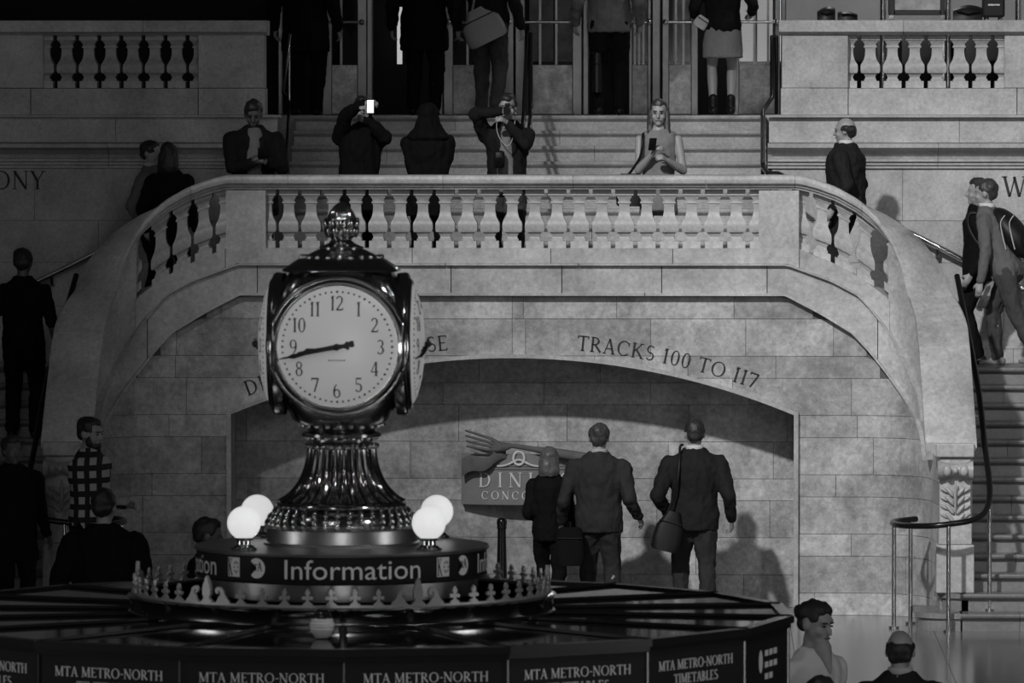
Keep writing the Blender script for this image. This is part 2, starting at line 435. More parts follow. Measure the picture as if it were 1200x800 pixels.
def ribbon(name, ss, lo, hi, d0, d1, mat, parent, pf=path, smooth=None):
    """a stone that follows the plan: heights lo..hi, face at depth d0, back at d1"""
    mb = MB(); rs = []
    for s, a, b in zip(ss, lo, hi):
        f, k = pf(s, d0), pf(s, d1)
        rs.append([(f[0], f[1], a), (f[0], f[1], b), (k[0], k[1], b), (k[0], k[1], a)])
    mb.rings(rs)
    return mb.build(name, mat, parent, smooth)
def lin(a, b, n): return [a + (b - a) * i / n for i in range(n + 1)]
def courses(parent, rows, smin, smax, width, zlo, zhi, d0, d1, mat, pf=path, gap=.0022, force=(), name='stone_block', jitter=.25):
    for r, (z0, z1) in enumerate(rows):
        cuts = []; s = smin - (width * .5 if r % 2 else 0)
        while s < smax - .1:
            cuts.append(s); s += width * random.uniform(1 - jitter, 1 + jitter)
        cuts = sorted([c for c in cuts if c > smin + .12 and c < smax - .12] + [smin, smax] + list(force))
        cuts = [c for i, c in enumerate(cuts) if i == 0 or c - cuts[i - 1] > .1 or c in force]
        for a, b in zip(cuts[:-1], cuts[1:]):
            if b - a < .05: continue
            ss = lin(a + gap, b - gap, 8)
            for e in (HW, -HW):
                if a + gap < e < b - gap: ss += [e - .001, e + .001]
            ss.sort(); run = []
            for q in ss + [None]:
                ok = False
                if q is not None:
                    l, h = max(z0 + gap, zlo(q)), min(z1 - gap, zhi(q)); ok = h - l > .012
                if ok: run.append((q, l, h))
                else:
                    if len(run) > 1: ribbon(name, [x[0] for x in run], [x[1] for x in run], [x[2] for x in run], d0 + random.uniform(0, .003), d1, mat, parent, pf)
                    run = []

# ---- floor of slabs
fl = MB().box(-30, 30, -30, 74, -.3, -.012).build('floor', 'mortar'); tag(fl, kind='structure')
tile = None
for i in range(-6, 6):
    for j in range(10):
        x, y = i * 1.25, 46.4 + j * 1.25
        if tile is None:
            tile = MB().box(0, 1.246, 0, 1.246, -.012, 0).build('floor_slab', 'floor_stone', fl); t0 = tile.location.copy()
            tile.location = t0 + Vector((x, y, 0))
        else:
            c = tile.copy(); C.objects.link(c); c.location = t0 + Vector((x, y, 0))
MB().box(-30, 30, -30, 46.396, -.012, 0).build('floor_field', 'floor_stone', fl)

# ---- arched front wall
wf = empty('wall_front', (0, YF, 0), kind='structure')
rows = []; z = .0
for k in range(20):
    h = .335 if k % 2 else .20
    rows.append((z, z + h)); z += h
    if z > 3.3: break
E1 = SEND - FWD + .06
courses(wf, rows, -SEND, SEND, .92, arch, lambda s: (z_m2(s) - .006) if abs(s) < E1 else z_rail(s) - .13, .045, .16, 'stone', force=(-E1, 0.0, E1))
# backing behind the joints
for sg in (-1, 1):
    ss = sorted(lin(.0, SEND - .02, 40) + [HW - .001, HW + .001])
    ribbon('wall_core', [sg * s for s in ss], [arch(s) + (.02 if abs(s) < HW else 0) for s in ss], [max(arch(s) + .05, z_base(s) - .03) for s in ss], .058, .30, 'mortar', wf)
# mouldings that frame the opening
ss = lin(-HW, HW, 48)
ribbon('arch_moulding', ss, [arch(s * .9999) - .012 for s in ss], [arch(s * .9999) + .022 for s in ss], -.0, .1, 'stone_smooth', wf)
for sg in (-1, 1):
    MB().box(*sorted((sg * (HW - .012), sg * (HW + .028))), YF - .005, YF + .1, 0, Z_SPR + .02).build('jamb_moulding', 'stone_smooth', wf)
# band between the two string mouldings, base course, string mouldings
def band(name, lo, hi, d0, d1, mat, cuts, parent, g=.004):
    for a, b in zip(cuts[:-1], cuts[1:]):
        ss = lin(a + g, b - g, max(2, int((b - a) / .05)))
        ribbon(name, ss, [lo(s) for s in ss], [hi(s) for s in ss], d0, d1, mat, parent)
band('band_stone', lambda s: z_m2(s) + .012, lambda s: z_m1(s) - .006, -.015, .2, 'stone_smooth', [-E1, -3.3, -2.3, -1.5, -.55, .45, 1.35, 2.3, 3.3, E1], wf)
band('string_moulding', lambda s: z_m2(s) - .012, lambda s: z_m2(s) + .012, -.05, .1, 'stone_smooth', [-E1, -1.2, 1.2, E1], wf)
band('string_moulding', lambda s: z_m1(s) - .008, lambda s: z_m1(s) + .010, -.065, .1, 'stone_smooth', [-E1, -.6, .6, E1], wf)

# ---- passage under the arch
YR = 57.15
wr = empty('wall_recess', (0, YR, 0), kind='structure')
rows = [(0, .30)]; z = .30
for h in (.34, .34, .2, .34, .34, .2, .34, .34): rows.append((z, z + h)); z += h
courses(wr, rows, -3.0, 3.0, 1.05, lambda s: 0, lambda s: 2.5, 0, .1, 'stone', pf=lambda s, d: (s, YR + d), jitter=.15)
MB().box(-3.1, 3.1, YR + .015, YR + .3, 0, 2.7).build('wall_core', 'mortar', wr)
for sg, nm in ((-1, 'wall_passage_left'), (1, 'wall_passage_right')):
    wj = MB().box(*sorted((sg * (HW + .01), sg * (HW + .3))), YF + .31, YR - .002, 0, Z_SPR + .25).build(nm, 'stone'); tag(wj, kind='structure')
ce = MB(); ss = lin(-HW - .02, HW + .02, 24); ce.rings([[(s, YF + .31, arch(s * .99) + .01), (s, YF + .31, arch(s * .99) + .12), (s, YR - .002, arch(s * .99) + .12), (s, YR - .002, arch(s * .99) + .01)] for s in ss])
ce = ce.build('ceiling_passage', 'wall_plain'); tag(ce, kind='structure')

# ---- half landing and the flight behind it
la = MB().box(-2.7, 2.7, YF + .34, 59.38, ZL - .2, ZL).build('floor_landing', 'step_stone'); tag(la, kind='structure')
def step_poly(y, z, rise, run):
    return [(y, z - rise), (y, z - .062), (y - .012, z - .058), (y - .03, z - .042), (y - .055, z - .034), (y - .062, z - .018), (y - .055, z - .004), (y - .045, z), (y + run, z), (y + run, z - rise)]
def flight(name, label, x0, x1, y0, z0, n, rise, run, cutset, group=None):
    st = empty(name, ((x0 + x1) / 2, y0, z0), label, 'staircase', group)
    for i in range(n):
        cs = [x0] + sorted(c for c in cutset[i % len(cutset)] if x0 + .1 < c < x1 - .1) + [x1]
        for a, b in zip(cs[:-1], cs[1:]):
            MB().extr_x(step_poly(y0 + run * i, z0 + rise * (i + 1), rise, run + .03), a + .002, b - .002).build('step_slab', 'step_stone', st)
    return st
flight('staircase', 'short pale stone flight rising from the landing up to the doors', -2.34, 2.34, 59.4, ZL, 10, .15, .30, [(-.9, 1.0), (-.3, 1.5), (-1.4, .65), (.3,), (-.75, 1.3)])
fu = MB().box(-12, 12, 59.4 + 3.0 + .031, 80, ZU - .25, ZU - .001).build('floor_upper', 'step_stone'); tag(fu, kind='structure')

# ---- wall behind the side stairs with cornice, and the parapets on top of it
zb = lambda py: zat(py, YB)
def side_wall(sg):
    nm = 'wall_left' if sg < 0 else 'wall_right'
    o = empty(nm, (sg * 4.5, YB, 0), kind='structure')
    pf = lambda s, d: (sg * s, YB + d)
    x0, x1 = 2.345, 6.6
    rws = []; z = zb(197); hs = [.50, .40, .42, .40, .42, .42, .42, .42]
    for h in hs: rws.append((z - h, z)); z -= h
    courses(o, rws, x0 + .03, x1, 1.35, lambda s: 0, lambda s: 9, .0, .12, 'stone_upper', pf=pf, jitter=.2)
    courses(o, [(zb(167), zb(137.5))], x0, x1, 1.75, lambda s: 0, lambda s: 9, -.03, .12, 'stone_upper', pf=pf, jitter=.12)
    core = MB().box(*sorted((sg * (x0 + .05), sg * (x1))), YB + .012, YB + .25, .0, zb(134)).build('wall_core', 'mortar', o)
    # cornice: profile (projection, pixel height)
    pr = [(.00, 197.5), (-.03, 197), (-.03, 194), (-.055, 193), (-.055, 190), (-.085, 189), (-.085, 186.2), (-.04, 185.2), (-.06, 181), (-.12, 176), (-.18, 173.5), (-.20, 172.8), (-.20, 168.6), (-.16, 167.3), (.1, 167.3)]
    poly = [(YB + d, zb(p)) for d, p in pr] + [(YB + .1, zb(197.5))]
    for a, b in ((x0 - .01, 3.95), (3.954, 5.3), (5.304, x1)):
        MB().extr_x(poly, *sorted((sg * a, sg * b))).build('cornice_stone', 'stone_upper', o)
    MB().box(*sorted((sg * (x0 - .03), sg * x1)), YB - .10, YB + .2, zb(137.4), zb(134.6)).build('ledge', 'stone_upper', o)
    return o
side_wall(-1); side_wall(1)

BAL = [(0, .41), (.1, .41), (.105, .36), (.12, .34), (.16, .27), (.2, .245), (.205, .29), (.235, .29), (.24, .25), (.27, .225), (.38, .235), (.46, .28), (.52, .36), (.56, .42), (.6, .435), (.68, .435), (.72, .40), (.725, .31), (.77, .24), (.80, .215), (.83, .23), (.835, .27), (.865, .27), (.87, .40), (1, .40)]
def baluster_mesh(sp, h, slope=0.0, depth=None):
    mb = MB(); rs = []
    for t, k in BAL:
        q = k * sp; qd = q if depth is None else q
        rs.append([(x, y, h * (1 - t) + slope * x) for x, y in ((-q, -qd), (q, -qd), (q, qd), (-q, qd))])
    mb.rings(rs); return mb.mesh('baluster', 24)
def upper_parapet(sg):
    lab = 'shadowed stone balustrade at upper left, above the letters ONY' if sg < 0 else 'brightly lit stone balustrade at upper right, above the letter W'
    o = empty('balustrade', (sg * 4.4, YB + .15, zb(134)), lab, 'balustrade', 'upper balustrades')
    xa = 2.47; rt, rb, bb, bs = zb(24), zb(41), zb(103), zb(134.6)
    y0, y1 = YB + .0, YB + .34
    X = lambda a, b: sorted((sg * a, sg * b))
    # rail in two stones, bevelled underneath
    poly = [(y0 - .075, rt), (y1 + .04, rt), (y1 + .04, rb + .05), (y1, rb), (y0 - .0, rb), (y0 - .03, rb + .02), (y0 - .075, rb + .03)]
    for a, b in ((xa - .03, 3.62), (3.624, 6.6)): MB().extr_x(poly, *X(a, b)).build('rail', 'stone_upper', o)
    # pedestals, bay, plinth
    bay0, bay1 = 3.10, 4.58
    for a, b in ((xa, bay0 - .003), (bay1 + .003, 5.15), (6.35, 6.6)):
        MB().box(*X(a, b), y0, y1, bb, rb, .004).build('pedestal', 'stone_upper', o)
    for a, b in ((xa - .01, bay0 - .003), (bay0 + .003, bay1 + .12), (bay1 + .126, 6.6)):
        MB().box(*X(a, b), y0 - .01, y1, bs, bb - .004, .004).build('plinth', 'stone_upper', o)
    sp = (bay1 - bay0) / 7
    me = baluster_mesh(sp, rb - bb); me.materials.append(MATS['stone_upper'])
    for i in range(8):
        b = bpy.data.objects.new('baluster', me); C.objects.link(b); b.location = (sg * (bay0 + sp * i), (y0 + y1) / 2 - .02, bb); hang(b, o)
    for i in range(6):
        b = bpy.data.objects.new('baluster', me); C.objects.link(b); b.location = (sg * (5.25 + sp * i), (y0 + y1) / 2 - .02, bb); hang(b, o)
upper_parapet(-1); upper_parapet(1)

# ---- front balustrade of the landing with its swept sides
fb = empty('balustrade', (0, YF + .15, ZL), 'long curved stone balustrade of the landing over the arch', 'balustrade')
RB = zf(223); BB = zf(291)
rail_prof = [(-.07, -.004), (-.085, -.02), (-.088, -.05), (-.08, -.075), (-.045, -.086), (-.035, -.105), (-.012, -.112), (-.004, -.13), (.33, -.13), (.345, -.09), (.37, -.06), (.37, -.02), (.35, 0)]
def rail_piece(a, b):
    ss = lin(a + .0015, b - .0015, max(2, int((b - a) / .05))); rs = []
    for s in ss:
        z = z_rail(s); rs.append([(*path(s, d), z + h) for d, h in rail_prof])
    MB().rings(rs).build('rail', 'stone_smooth', fb, 40)
rc = [-SEND, -4.1, -3.62, -2.9, -2.02, -.62, .55, 1.75, 2.55, 3.15, 3.75, 4.2, SEND]
rc = [c for c in rc if abs(c) <= SEND]
for a, b in zip(rc[:-1], rc[1:]): rail_piece(a, b)
# posts
for sg in (-1, 1):
    a, b = sorted((sg * 2.225, sg * 2.585))
    ribbon('post', [a, b], [BB, BB], [RB, RB], -.004, .33, 'stone_smooth', fb)
# base course under balusters and swept plinth
band('plinth', lambda s: z_m1(s) + .011, z_base, -.02, .33, 'stone_smooth', [-3.42, -2.59, -1.75, -.9, .35, 1.45, 2.59, 3.42], fb, .003)
# solid swept walls between the side bays and the stair foot
S_SOLID = 3.40
for sg in (-1, 1):
    for a, b in ((S_SOLID, E1),):
        ss = lin(a, b, 14)
        ribbon('side_wall', [sg * s for s in ss], [max(0.155, z_m1(s) + .011) if s < 3.9 else max(.31, z_m1(s) + .011) for s in ss], [z_rail(s) - .128 for s in ss], -.004, .33, 'stone_smooth', fb)
    ss = lin(3.2, SEND, 16)
    ribbon('side_wall', [sg * s for s in ss], [.02] * len(ss), [z_m1(s) if s < E1 else z_rail(s) - .129 for s in ss], .165, .33, 'stone_smooth', fb)
# balusters
sp = 2 * 2.225 / 22
me = baluster_mesh(sp, RB - BB + .012); me.materials.append(MATS['stone_smooth'])
for i in range(23):
    b = bpy.data.objects.new('baluster', me); C.objects.link(b); b.location = (-2.225 + sp * i, YF + .15, BB - .004); hang(b, fb)
for sg in (-1, 1):
    s0, s1 = 2.6, 3.38; sp2 = (s1 - s0) / 4
    for i in range(5):
        s = s0 + sp2 * i; e = .09
        zb_, zt_ = z_base(s), z_rail(s) - .128
        sl = (z_rail(s + e) - z_rail(s - e) + z_base(s + e) - z_base(s - e)) / (4 * e)
        m2 = baluster_mesh(sp2, zt_ - zb_ + .03, sg * sl); m2.materials.append(MATS['stone_smooth'])
        p = path(sg * s, .15)
        b = bpy.data.objects.new('baluster', m2); C.objects.link(b); b.location = (p[0], p[1], zb_ - .015); hang(b, fb)

# ---- side flights coming down to the hall floor
RISE, RUN, YS = .155, .26, 54.62
def side_flight(sg):
    lab = 'dark stone steps at the left edge of the picture' if sg < 0 else 'grey stone steps at the right edge, below the backpack'
    st = empty('staircase', (sg * 5.2, YS, 0), lab, 'staircase', 'side staircases')
    X = lambda a, b: sorted((sg * a, sg * b))
    for i in range(14):
        y, z = YS + RUN * i, RISE * (i + 1)
        p = path(SEND - max(0, (y - (YF - RY - FWD))) * .98, .34) if y < YF else (3.95, 0)
        xi = min(abs(p[0]), 4.06) + .0
        if y > 56.0: xi = 3.75
        if y > 56.6: xi = 3.45
        if i == 0: xi = 3.98
        if i == 1: xi = 4.0
        run = RUN + .03 if i < 13 else 1.0
        cs = [xi, 4.72 + .22 * ((i * 2) % 3 - 1), 6.55]
        for a, b in zip(cs[:-1], cs[1:]):
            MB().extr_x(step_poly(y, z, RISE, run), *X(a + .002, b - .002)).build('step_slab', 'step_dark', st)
    # the lowest step sweeps round the foot of the parapet
    for i, (xl, yb) in enumerate(((3.62, YS + .9), (3.80, YS + .55))):
        z = RISE * (i + 1); y = YS + RUN * i
        pts = []
        r = .26
        for k in range(9):
            a = PI + PI / 2 * k / 8
            pts.append((xl + r + r * math.cos(a), y + r + r * math.sin(a)))
        pts += [(4.0 - .002, y), (4.0 - .002, yb), (xl, yb)]
        mb = MB(); n = len(pts)
        for (o_, za, zb_) in ((0.0, z - RISE, z - .05), (.032, z - .045, z)):
            pp = []
            for (x, yy) in pts:
                dx, dy = (x - (xl + r)), (yy - (y + r))
                L = math.hypot(dx, dy) or 1
                if x < xl + r and yy < y + r: pp.append((x + dx / L * o_, yy + dy / L * o_))
                else: pp.append((x - (o_ if x <= xl + .001 else 0), yy - (o_ if yy <= y + .001 else 0)))
            mb.rings([[(sg * x, yy, q) for x, yy in pp] for q in (za, zb_)])
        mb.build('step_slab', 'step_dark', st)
    # winders up to the landing behind the parapet
    for k in range(5):
        z = 14 * RISE + .166 * (k + 1); xo = 4.0 - .26 * k
        MB().box(*X(2.705, xo), 57.0, YB - .04, z - .17, z - .001).build('step_slab', 'step_stone', st)
    return st
side_flight(-1); side_flight(1)
for sg, nm in ((-1, 'wall_outer_left'), (1, 'wall_outer_right')):
    o = MB().box(*sorted((sg * 6.62, sg * 6.9)), 52, 70, 0, 8).build(nm, 'stone_upper'); tag(o, kind='structure')

# ---- newels with scroll and console at the foot of the parapets
def newel(sg):
    lab = 'carved scroll and console newel at the dark left stair foot' if sg < 0 else 'carved scroll and console newel at the right stair foot'
    xc = sg * 3.945; yf_ = YF - RY - FWD + .02
    o = empty('stair_newel', (xc, yf_, RISE * 2), lab, 'newel', 'stair newels')
    Z = lambda py: zat(py, yf_)
    hw = .155
    def b(name, h_, y0, y1, z0, z1, c=.006, m='stone_smooth'): return MB().box(xc - h_, xc + h_, y0, y1, z0, z1, c).build(name, m, o)
    b('pedestal', hw + .012, yf_ - .14, yf_ + .2, RISE * 2 + .002, Z(636), .01)
    b('plinth', hw - .01, yf_ - .12, yf_ + .2, Z(635.5), Z(611))
    b('cap', hw + .012, yf_ - .10, yf_ + .06, Z(534), Z(518), .012)
    # console: S profile in y,z extruded in x
    pf = []
    z0, z1 = Z(611), Z(536)
    for k in range(13):
        t = k / 12; pf.append((yf_ - .105 + .05 * t + .03 * math.sin(t * PI * 1.0), z0 + (z1 - z0) * t))
    pf += [(yf_ + .2, z1), (yf_ + .2, z0)]
    MB().extr_x(pf, xc - hw + .02, xc + hw - .02).build('console', 'stone_smooth', o, 40)
    # volute roll with spiral ends and central eye
    zc, r = Z(549), .085
    mb = MB(); rs = []
    for k in range(13):
        t = -1 + 2 * k / 12; q = r * (.62 + .38 * abs(t) ** 1.5)
        rs.append([(xc + t * hw, yf_ - .09 + q * math.cos(2 * PI * j / 20), zc + q * math.sin(2 * PI * j / 20)) for j in range(20)])
    mb.rings(rs).build('scroll', 'stone_smooth', o, 50)
    for e in (-1, 1): MB().ball((xc + e * .075, yf_ - .165, zc), (.04, .03, .05)).build('rosette', 'stone_smooth', o, 60)
    mb = MB().ball((xc, yf_ - .155, zc), (.024, .03, .03)); mb.build('rosette', 'stone_smooth', o, 60)
    # acanthus leaf on the console: overlapping curled lobes
    lf = MB()
    def lobe(cx_, cy_, cz_, r_, ang):
        R_ = Matrix.Rotation(ang, 3, 'Y'); q = MB().ball((0, 0, 0), r_, 8, 6); lf.add([Vector((cx_, cy_, cz_)) + R_ @ Vector(v) for v in q.v], q.f)
    zm = (z0 + z1) / 2 - .05
    lobe(xc, yf_ - .125, zm, (.014, .02, .15), 0)
    for k in range(4):
        zz = z0 + .03 + .075 * k
        for e in (-1, 1):
            lobe(xc + e * .045, yf_ - .115 + .008 * k, zz + .02, (.02, .022, .058), e * .7)
            lobe(xc + e * .095, yf_ - .10 + .008 * k, zz + .035, (.015, .016, .042), e * 1.05)
    lf.build('acanthus_leaf', 'stone_smooth', o, 60)
newel(-1); newel(1)

# ---- doors on the upper floor
zd = lambda py: zat(py, YD)
xd = lambda px: xat(px, YD, 60)
DOOR_TOP = 6.9
def door(n, pl, pr, bars, bar_y=26, stile=11, label=None, bright=True, kick=76):
    x0, x1 = xd(pl), xd(pr); s = stile / 113.7
    o = empty('door_%d' % n, ((x0 + x1) / 2, YD, ZU), kind='structure')
    m = 'door_metal'
    for a, b in ((x0, x0 + s), (x1 - s, x1)): MB().box(a, b, YD - .025, YD + .025, ZU, DOOR_TOP, .006).build('stile', m, o)
    MB().box(x0 + s, x1 - s, YD - .02, YD + .02, ZU + .01, zd(kick), .004).build('kick_panel', 'kick_plate', o)
    MB().box(x0 + s, x1 - s, YD - .022, YD + .022, DOOR_TOP - .12, DOOR_TOP, .004).build('top_rail', m, o)
    MB().box(x0 + s, x1 - s, YD - .004, YD + .004, zd(kick), DOOR_TOP - .12).build('glass_pane', 'pane_glass', o)
    for p in bars:
        MB().box(xd(p) - .012, xd(p) + .012, YD - .02, YD - .006, zd(kick), DOOR_TOP - .12).build('muntin', m, o)
    pb = MB().tube([(x0 + s * .4, YD - .10, zd(bar_y)), (x1 - s * .4, YD - .10, zd(bar_y))], .016, 10).build('push_bar', 'brass', o, 50)
    for a in (x0 + s * .5, x1 - s * .5):
        MB().tube([(a, YD - .10, zd(bar_y)), (a, YD - .02, zd(bar_y))], .02, 10).ball((a, YD - .105, zd(bar_y)), .03).build('bar_knob', 'brass', pb, 50)
    return o
door(1, 378, 430, [400])
door(2, 520, 602, [548, 575])
door(3, 604, 682, [633, 652])
door(4, 737, 763, [744, 749, 754], stile=4)
door(5, 776, 818, [792, 801], stile=8)
door(6, 860, 914, [884, 900], stile=6)
tn = 0
for a, b, dpt in ((326, 331, .05), (430, 437, .06), (512, 519, .06), (683, 690, .06), (764, 774, .07), (855, 860, .05), (915, 921, .06)):
    tn += 1
    o = MB().box(xd(a), xd(b), YD - dpt, YD + dpt, ZU, 7.2, .01).build('trim_%d' % tn, 'door_metal'); tag(o, kind='structure')
lt = MB().box(xd(326), xd(921), YD - .05, YD + .05, DOOR_TOP, 7.2).build('trim_%d' % (tn + 1), 'door_metal'); tag(lt, kind='structure')
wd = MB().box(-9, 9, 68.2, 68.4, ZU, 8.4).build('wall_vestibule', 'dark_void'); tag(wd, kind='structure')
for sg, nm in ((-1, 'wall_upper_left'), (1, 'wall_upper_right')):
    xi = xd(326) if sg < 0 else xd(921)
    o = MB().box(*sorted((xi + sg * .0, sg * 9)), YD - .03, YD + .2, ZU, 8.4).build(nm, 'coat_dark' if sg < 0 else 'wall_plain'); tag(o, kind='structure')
cu = MB().box(-9, 9, 59.3, 68.4, 8.4, 8.6).build('ceiling_upper', 'wall_plain'); tag(cu, kind='structure')
# outer doors with daylight seen through the glass
wn = empty('window_1', (xat(895, 67.8), 67.8, ZU), kind='structure')
for a, b in ((866, 884), (887, 905), (908, 934)):
    MB().box(xat(a, 67.8), xat(b, 67.8), 67.9, 67.92, zat(72, 67.8), 7.0).build('pane', 'daylight', wn)
MB().box(xat(862, 67.8), xat(938, 67.8), 67.85, 67.88, zat(76, 67.8), zat(72, 67.8)).build('window_sill', 'door_metal', wn)
wn = empty('window_2', (xat(468, 67.8), 67.8, ZU), kind='structure')
MB().box(xat(465, 67.8), xat(471, 67.8), 67.9, 67.92, zat(75, 67.8), zat(8, 67.8)).build('pane', 'daylight', wn)
wn = empty('window_3', (xat(640, 67.8), 67.8, ZU), kind='structure')
for a, b in ((620, 648), (652, 676), (741, 758), (788, 808)):
    MB().box(xat(a, 67.8), xat(b, 67.8), 67.9, 67.92, zat(72, 67.8), 7.0).build('pane', 'poster', wn)

# ================================================================== lettering on the walls
def arch_text(s, sa, radius_off, h, flip_start=None):
    """letters stood on a circle concentric with the arch; sa = x of the first (or last) letter"""
    R = R_ARCH + radius_off
    wtot = text_width(s, h)
    th0 = math.asin(sa / R)
    if flip_start: th0 -= wtot / R
    def fn(u, v, d):
        th = th0 + u / R; r = R + v
        return (r * math.sin(th), YF + .045 - d, ZC_ARCH + r * math.cos(th))
    lettering(s, h, fn, 'letter_dark', wf, th=.004)
arch_text('TRACKS 100 TO 117', .585, .085, .135)
arch_text('DINING CONCOURSE', -.575, .085, .135, True)
def wall_text(s, x, zz, h, parent_name):
    par = bpy.data.objects[parent_name]
    lettering(s, h, lambda u, v, d: (x + u, YB - d, zz + v), 'letter_dark', par, th=.004)
h = .175
wall_text('BALCONY', xat(53, YB) - text_width('BALCONY', h), zb(222), h, 'wall_left')
wall_text('WEST', xat(1175, YB), zb(230), h * 1.1, 'wall_right')

# ================================================================== the information kiosk
KX, KY = 0.0, 30.0
ki = empty('information_kiosk', (KX, KY, 0), 'many-sided dark information kiosk with glossy black roof panels', 'kiosk')
zk = lambda py, dy=0.0: zat(py, KY + dy, 400)
RK, NK = 2.17, 18
Z_RIM, Z_ROOF = 2.155, 2.235
Z_FLAT = 2.160
A0 = -PI / 2 + math.radians(3.6)
def kv(i, r, z): a = A0 + 2 * PI * i / NK; return Vector((KX + r * math.cos(a), KY + r * math.sin(a), z))
for i in range(NK):
    # roof panel, a shallow tilted slab between two ribs
    g = .06
    def lerp(a, b, t): return a + (b - a) * t
    i0, i1, o0, o1 = kv(i, 1.0, Z_FLAT), kv(i + 1, 1.0, Z_FLAT), kv(i, RK, Z_RIM), kv(i + 1, RK, Z_RIM)
    q = [lerp(i0, i1, g), lerp(i0, i1, 1 - g), lerp(o0, o1, 1 - .02), lerp(o0, o1, .02)]
    mb = MB().rings([[p - Vector((0, 0, .03)) for p in q], q])
    mb.build('roof_panel', 'panel_black', ki)
    mb = MB().tube([kv(i, 1.0, Z_FLAT + .004), kv(i, RK + .01, Z_RIM + .004)], .013, 4)
    mb.build('roof_rib', 'panel_edge', ki)
    # rim moulding and fascia board
    for (r0, r1, z0, z1, m, nm) in ((RK - .04, RK + .022, Z_RIM - .022, Z_RIM + .012, 'panel_edge', 'rim_moulding'), (RK - .04, RK + .006, Z_RIM - .045, Z_RIM - .024, 'panel_edge', 'rim_moulding'), (RK - .05, RK - .012, Z_RIM - .48, Z_RIM - .047, 'fascia', 'fascia_board')):
        MB().rings([[kv(i, r0, z0), kv(i, r1, z0), kv(i, r1, z1), kv(i, r0, z1)], [kv(i + 1, r0, z0), kv(i + 1, r1, z0), kv(i + 1, r1, z1), kv(i + 1, r0, z1)]]).build(nm, m, ki)
    # corner strip
    MB().tube([kv(i, RK - .008, Z_RIM - .48), kv(i, RK - .008, Z_RIM - .05)], .008, 6).build('corner_strip', 'panel_edge', ki)
    # glazed side and marble counter below (mostly under the picture's edge)
    MB().rings([[kv(i, RK - .10, 1.1), kv(i, RK - .09, 1.1), kv(i, RK - .09, Z_RIM - .48), kv(i, RK - .10, Z_RIM - .48)], [kv(i + 1, RK - .10, 1.1), kv(i + 1, RK - .09, 1.1), kv(i + 1, RK - .09, Z_RIM - .48), kv(i + 1, RK - .10, Z_RIM - .48)]]).build('glass_pane', 'pane_glass', ki)
    MB().rings([[kv(i, RK - .3, 0), kv(i, RK - .02, 0), kv(i, RK + .03, 1.1), kv(i, RK - .3, 1.1)], [kv(i + 1, RK - .3, 0), kv(i + 1, RK - .02, 0), kv(i + 1, RK + .03, 1.1), kv(i + 1, RK - .3, 1.1)]]).build('counter_front', 'stone_smooth', ki)
# printed fascia lettering on the facets that face the hall entrance
def facet_fn(i, zb_):
    a, b = kv(i, RK - .011, 0), kv(i + 1, RK - .011, 0)
    e = (b - a); L = e.length; e.normalize(); n = Vector((e.y, -e.x, 0))
    mid = (a + b) / 2
    return lambda u, v, d: mid + e * u + n * d + Vector((0, 0, zb_ + v))
for i in (-3, -2, -1, 0, 1, 2):
    fn = facet_fn(i, Z_RIM - .10 - .045)
    for s_, h_, v_ in (('MTA METRO-NORTH', .045, 0), ('TIMETABLES', .045, -.066)):
        k = 1.0; wd_ = text_width(s_, h_, .06)
        lettering(s_, h_, fn, 'sign_text', ki, th=.002, gap=.06, u0=-wd_ / 2, v0=v_, per_letter=False, name='lettering')
fn = facet_fn(3, Z_RIM - .2)
mb = MB()
for r_ in range(3):
    for k in range(3 if r_ < 2 else 2):
        u = -.03 + k * .075; v = .05 - r_ * .055
        mb.add([fn(u + a, v + b, .003) for a, b in ((0, 0), (.06, 0), (.06, .028), (0, .028))], [(0, 1, 2, 3)])
pts = [(-.1 + .035 * math.cos(2 * PI * j / 14), .03 + .055 * math.sin(2 * PI * j / 14)) for j in range(14)]
mb.add([fn(u, v, .003) for u, v in pts], [tuple(range(14))])
mb.build('logo_print', 'sign_text', ki)

# cresting ring with its ornaments
rg = MB().lathe((KX, KY, 0), [(1.025, Z_FLAT - .03), (1.03, Z_FLAT + .012), (1.02, Z_FLAT + .02), (1.02, Z_ROOF - .01), (1.035, Z_ROOF + .012), (1.0, Z_ROOF + .03), (.985, Z_ROOF + .03), (.97, Z_ROOF + .0), (.97, Z_ROOF - .03)], 96).build('cresting_ring', 'bronze', ki, 40)
MB().lathe((KX, KY, 0), [(.985, Z_ROOF + .02), (.985, Z_ROOF + .034), (1.012, Z_ROOF + .034), (1.012, Z_ROOF + .02)], 96).build('cresting_band', 'cresting', ki, 40)
def fleur(hh):
    P = [(-.024, 0), (-.024, .008), (-.014, .014), (-.007, .024), (-.010, .031), (-.022, .026), (-.028, .034), (-.025, .043), (-.015, .045), (-.008, .042), (-.007, .049), (-.013, .058), (-.009, .068), (0, .08)]
    P = [(x, z * hh / .08) for x, z in P]
    return P + [(-x, z) for x, z in reversed(P[:-1])]
def palmette():
    P = [(-.03, 0), (-.03, .01), (-.018, .018), (-.016, .03), (-.026, .04), (-.022, .052), (-.026, .062), (-.02, .074), (-.021, .084), (-.013, .096), (-.010, .112), (0, .128)]
    return P + [(-x, z) for x, z in reversed(P[:-1])]
def scroll(sg):
    P = [(.045, 0), (-.04, 0), (-.035, .012), (-.02, .026), (-.008, .045), (-.002, .062), (.012, .076), (.03, .078), (.042, .068), (.044, .054), (.036, .044), (.024, .046), (.024, .056), (.03, .058), (.022, .062), (.014, .052), (.016, .036), (.028, .026), (.034, .014)]
    P = [(sg * x, z) for x, z in P]
    return P
def ornament_mesh(P, th=.012):
    mb = MB(); mb.prism(P, -th / 2, th / 2); return mb.mesh('ornament')
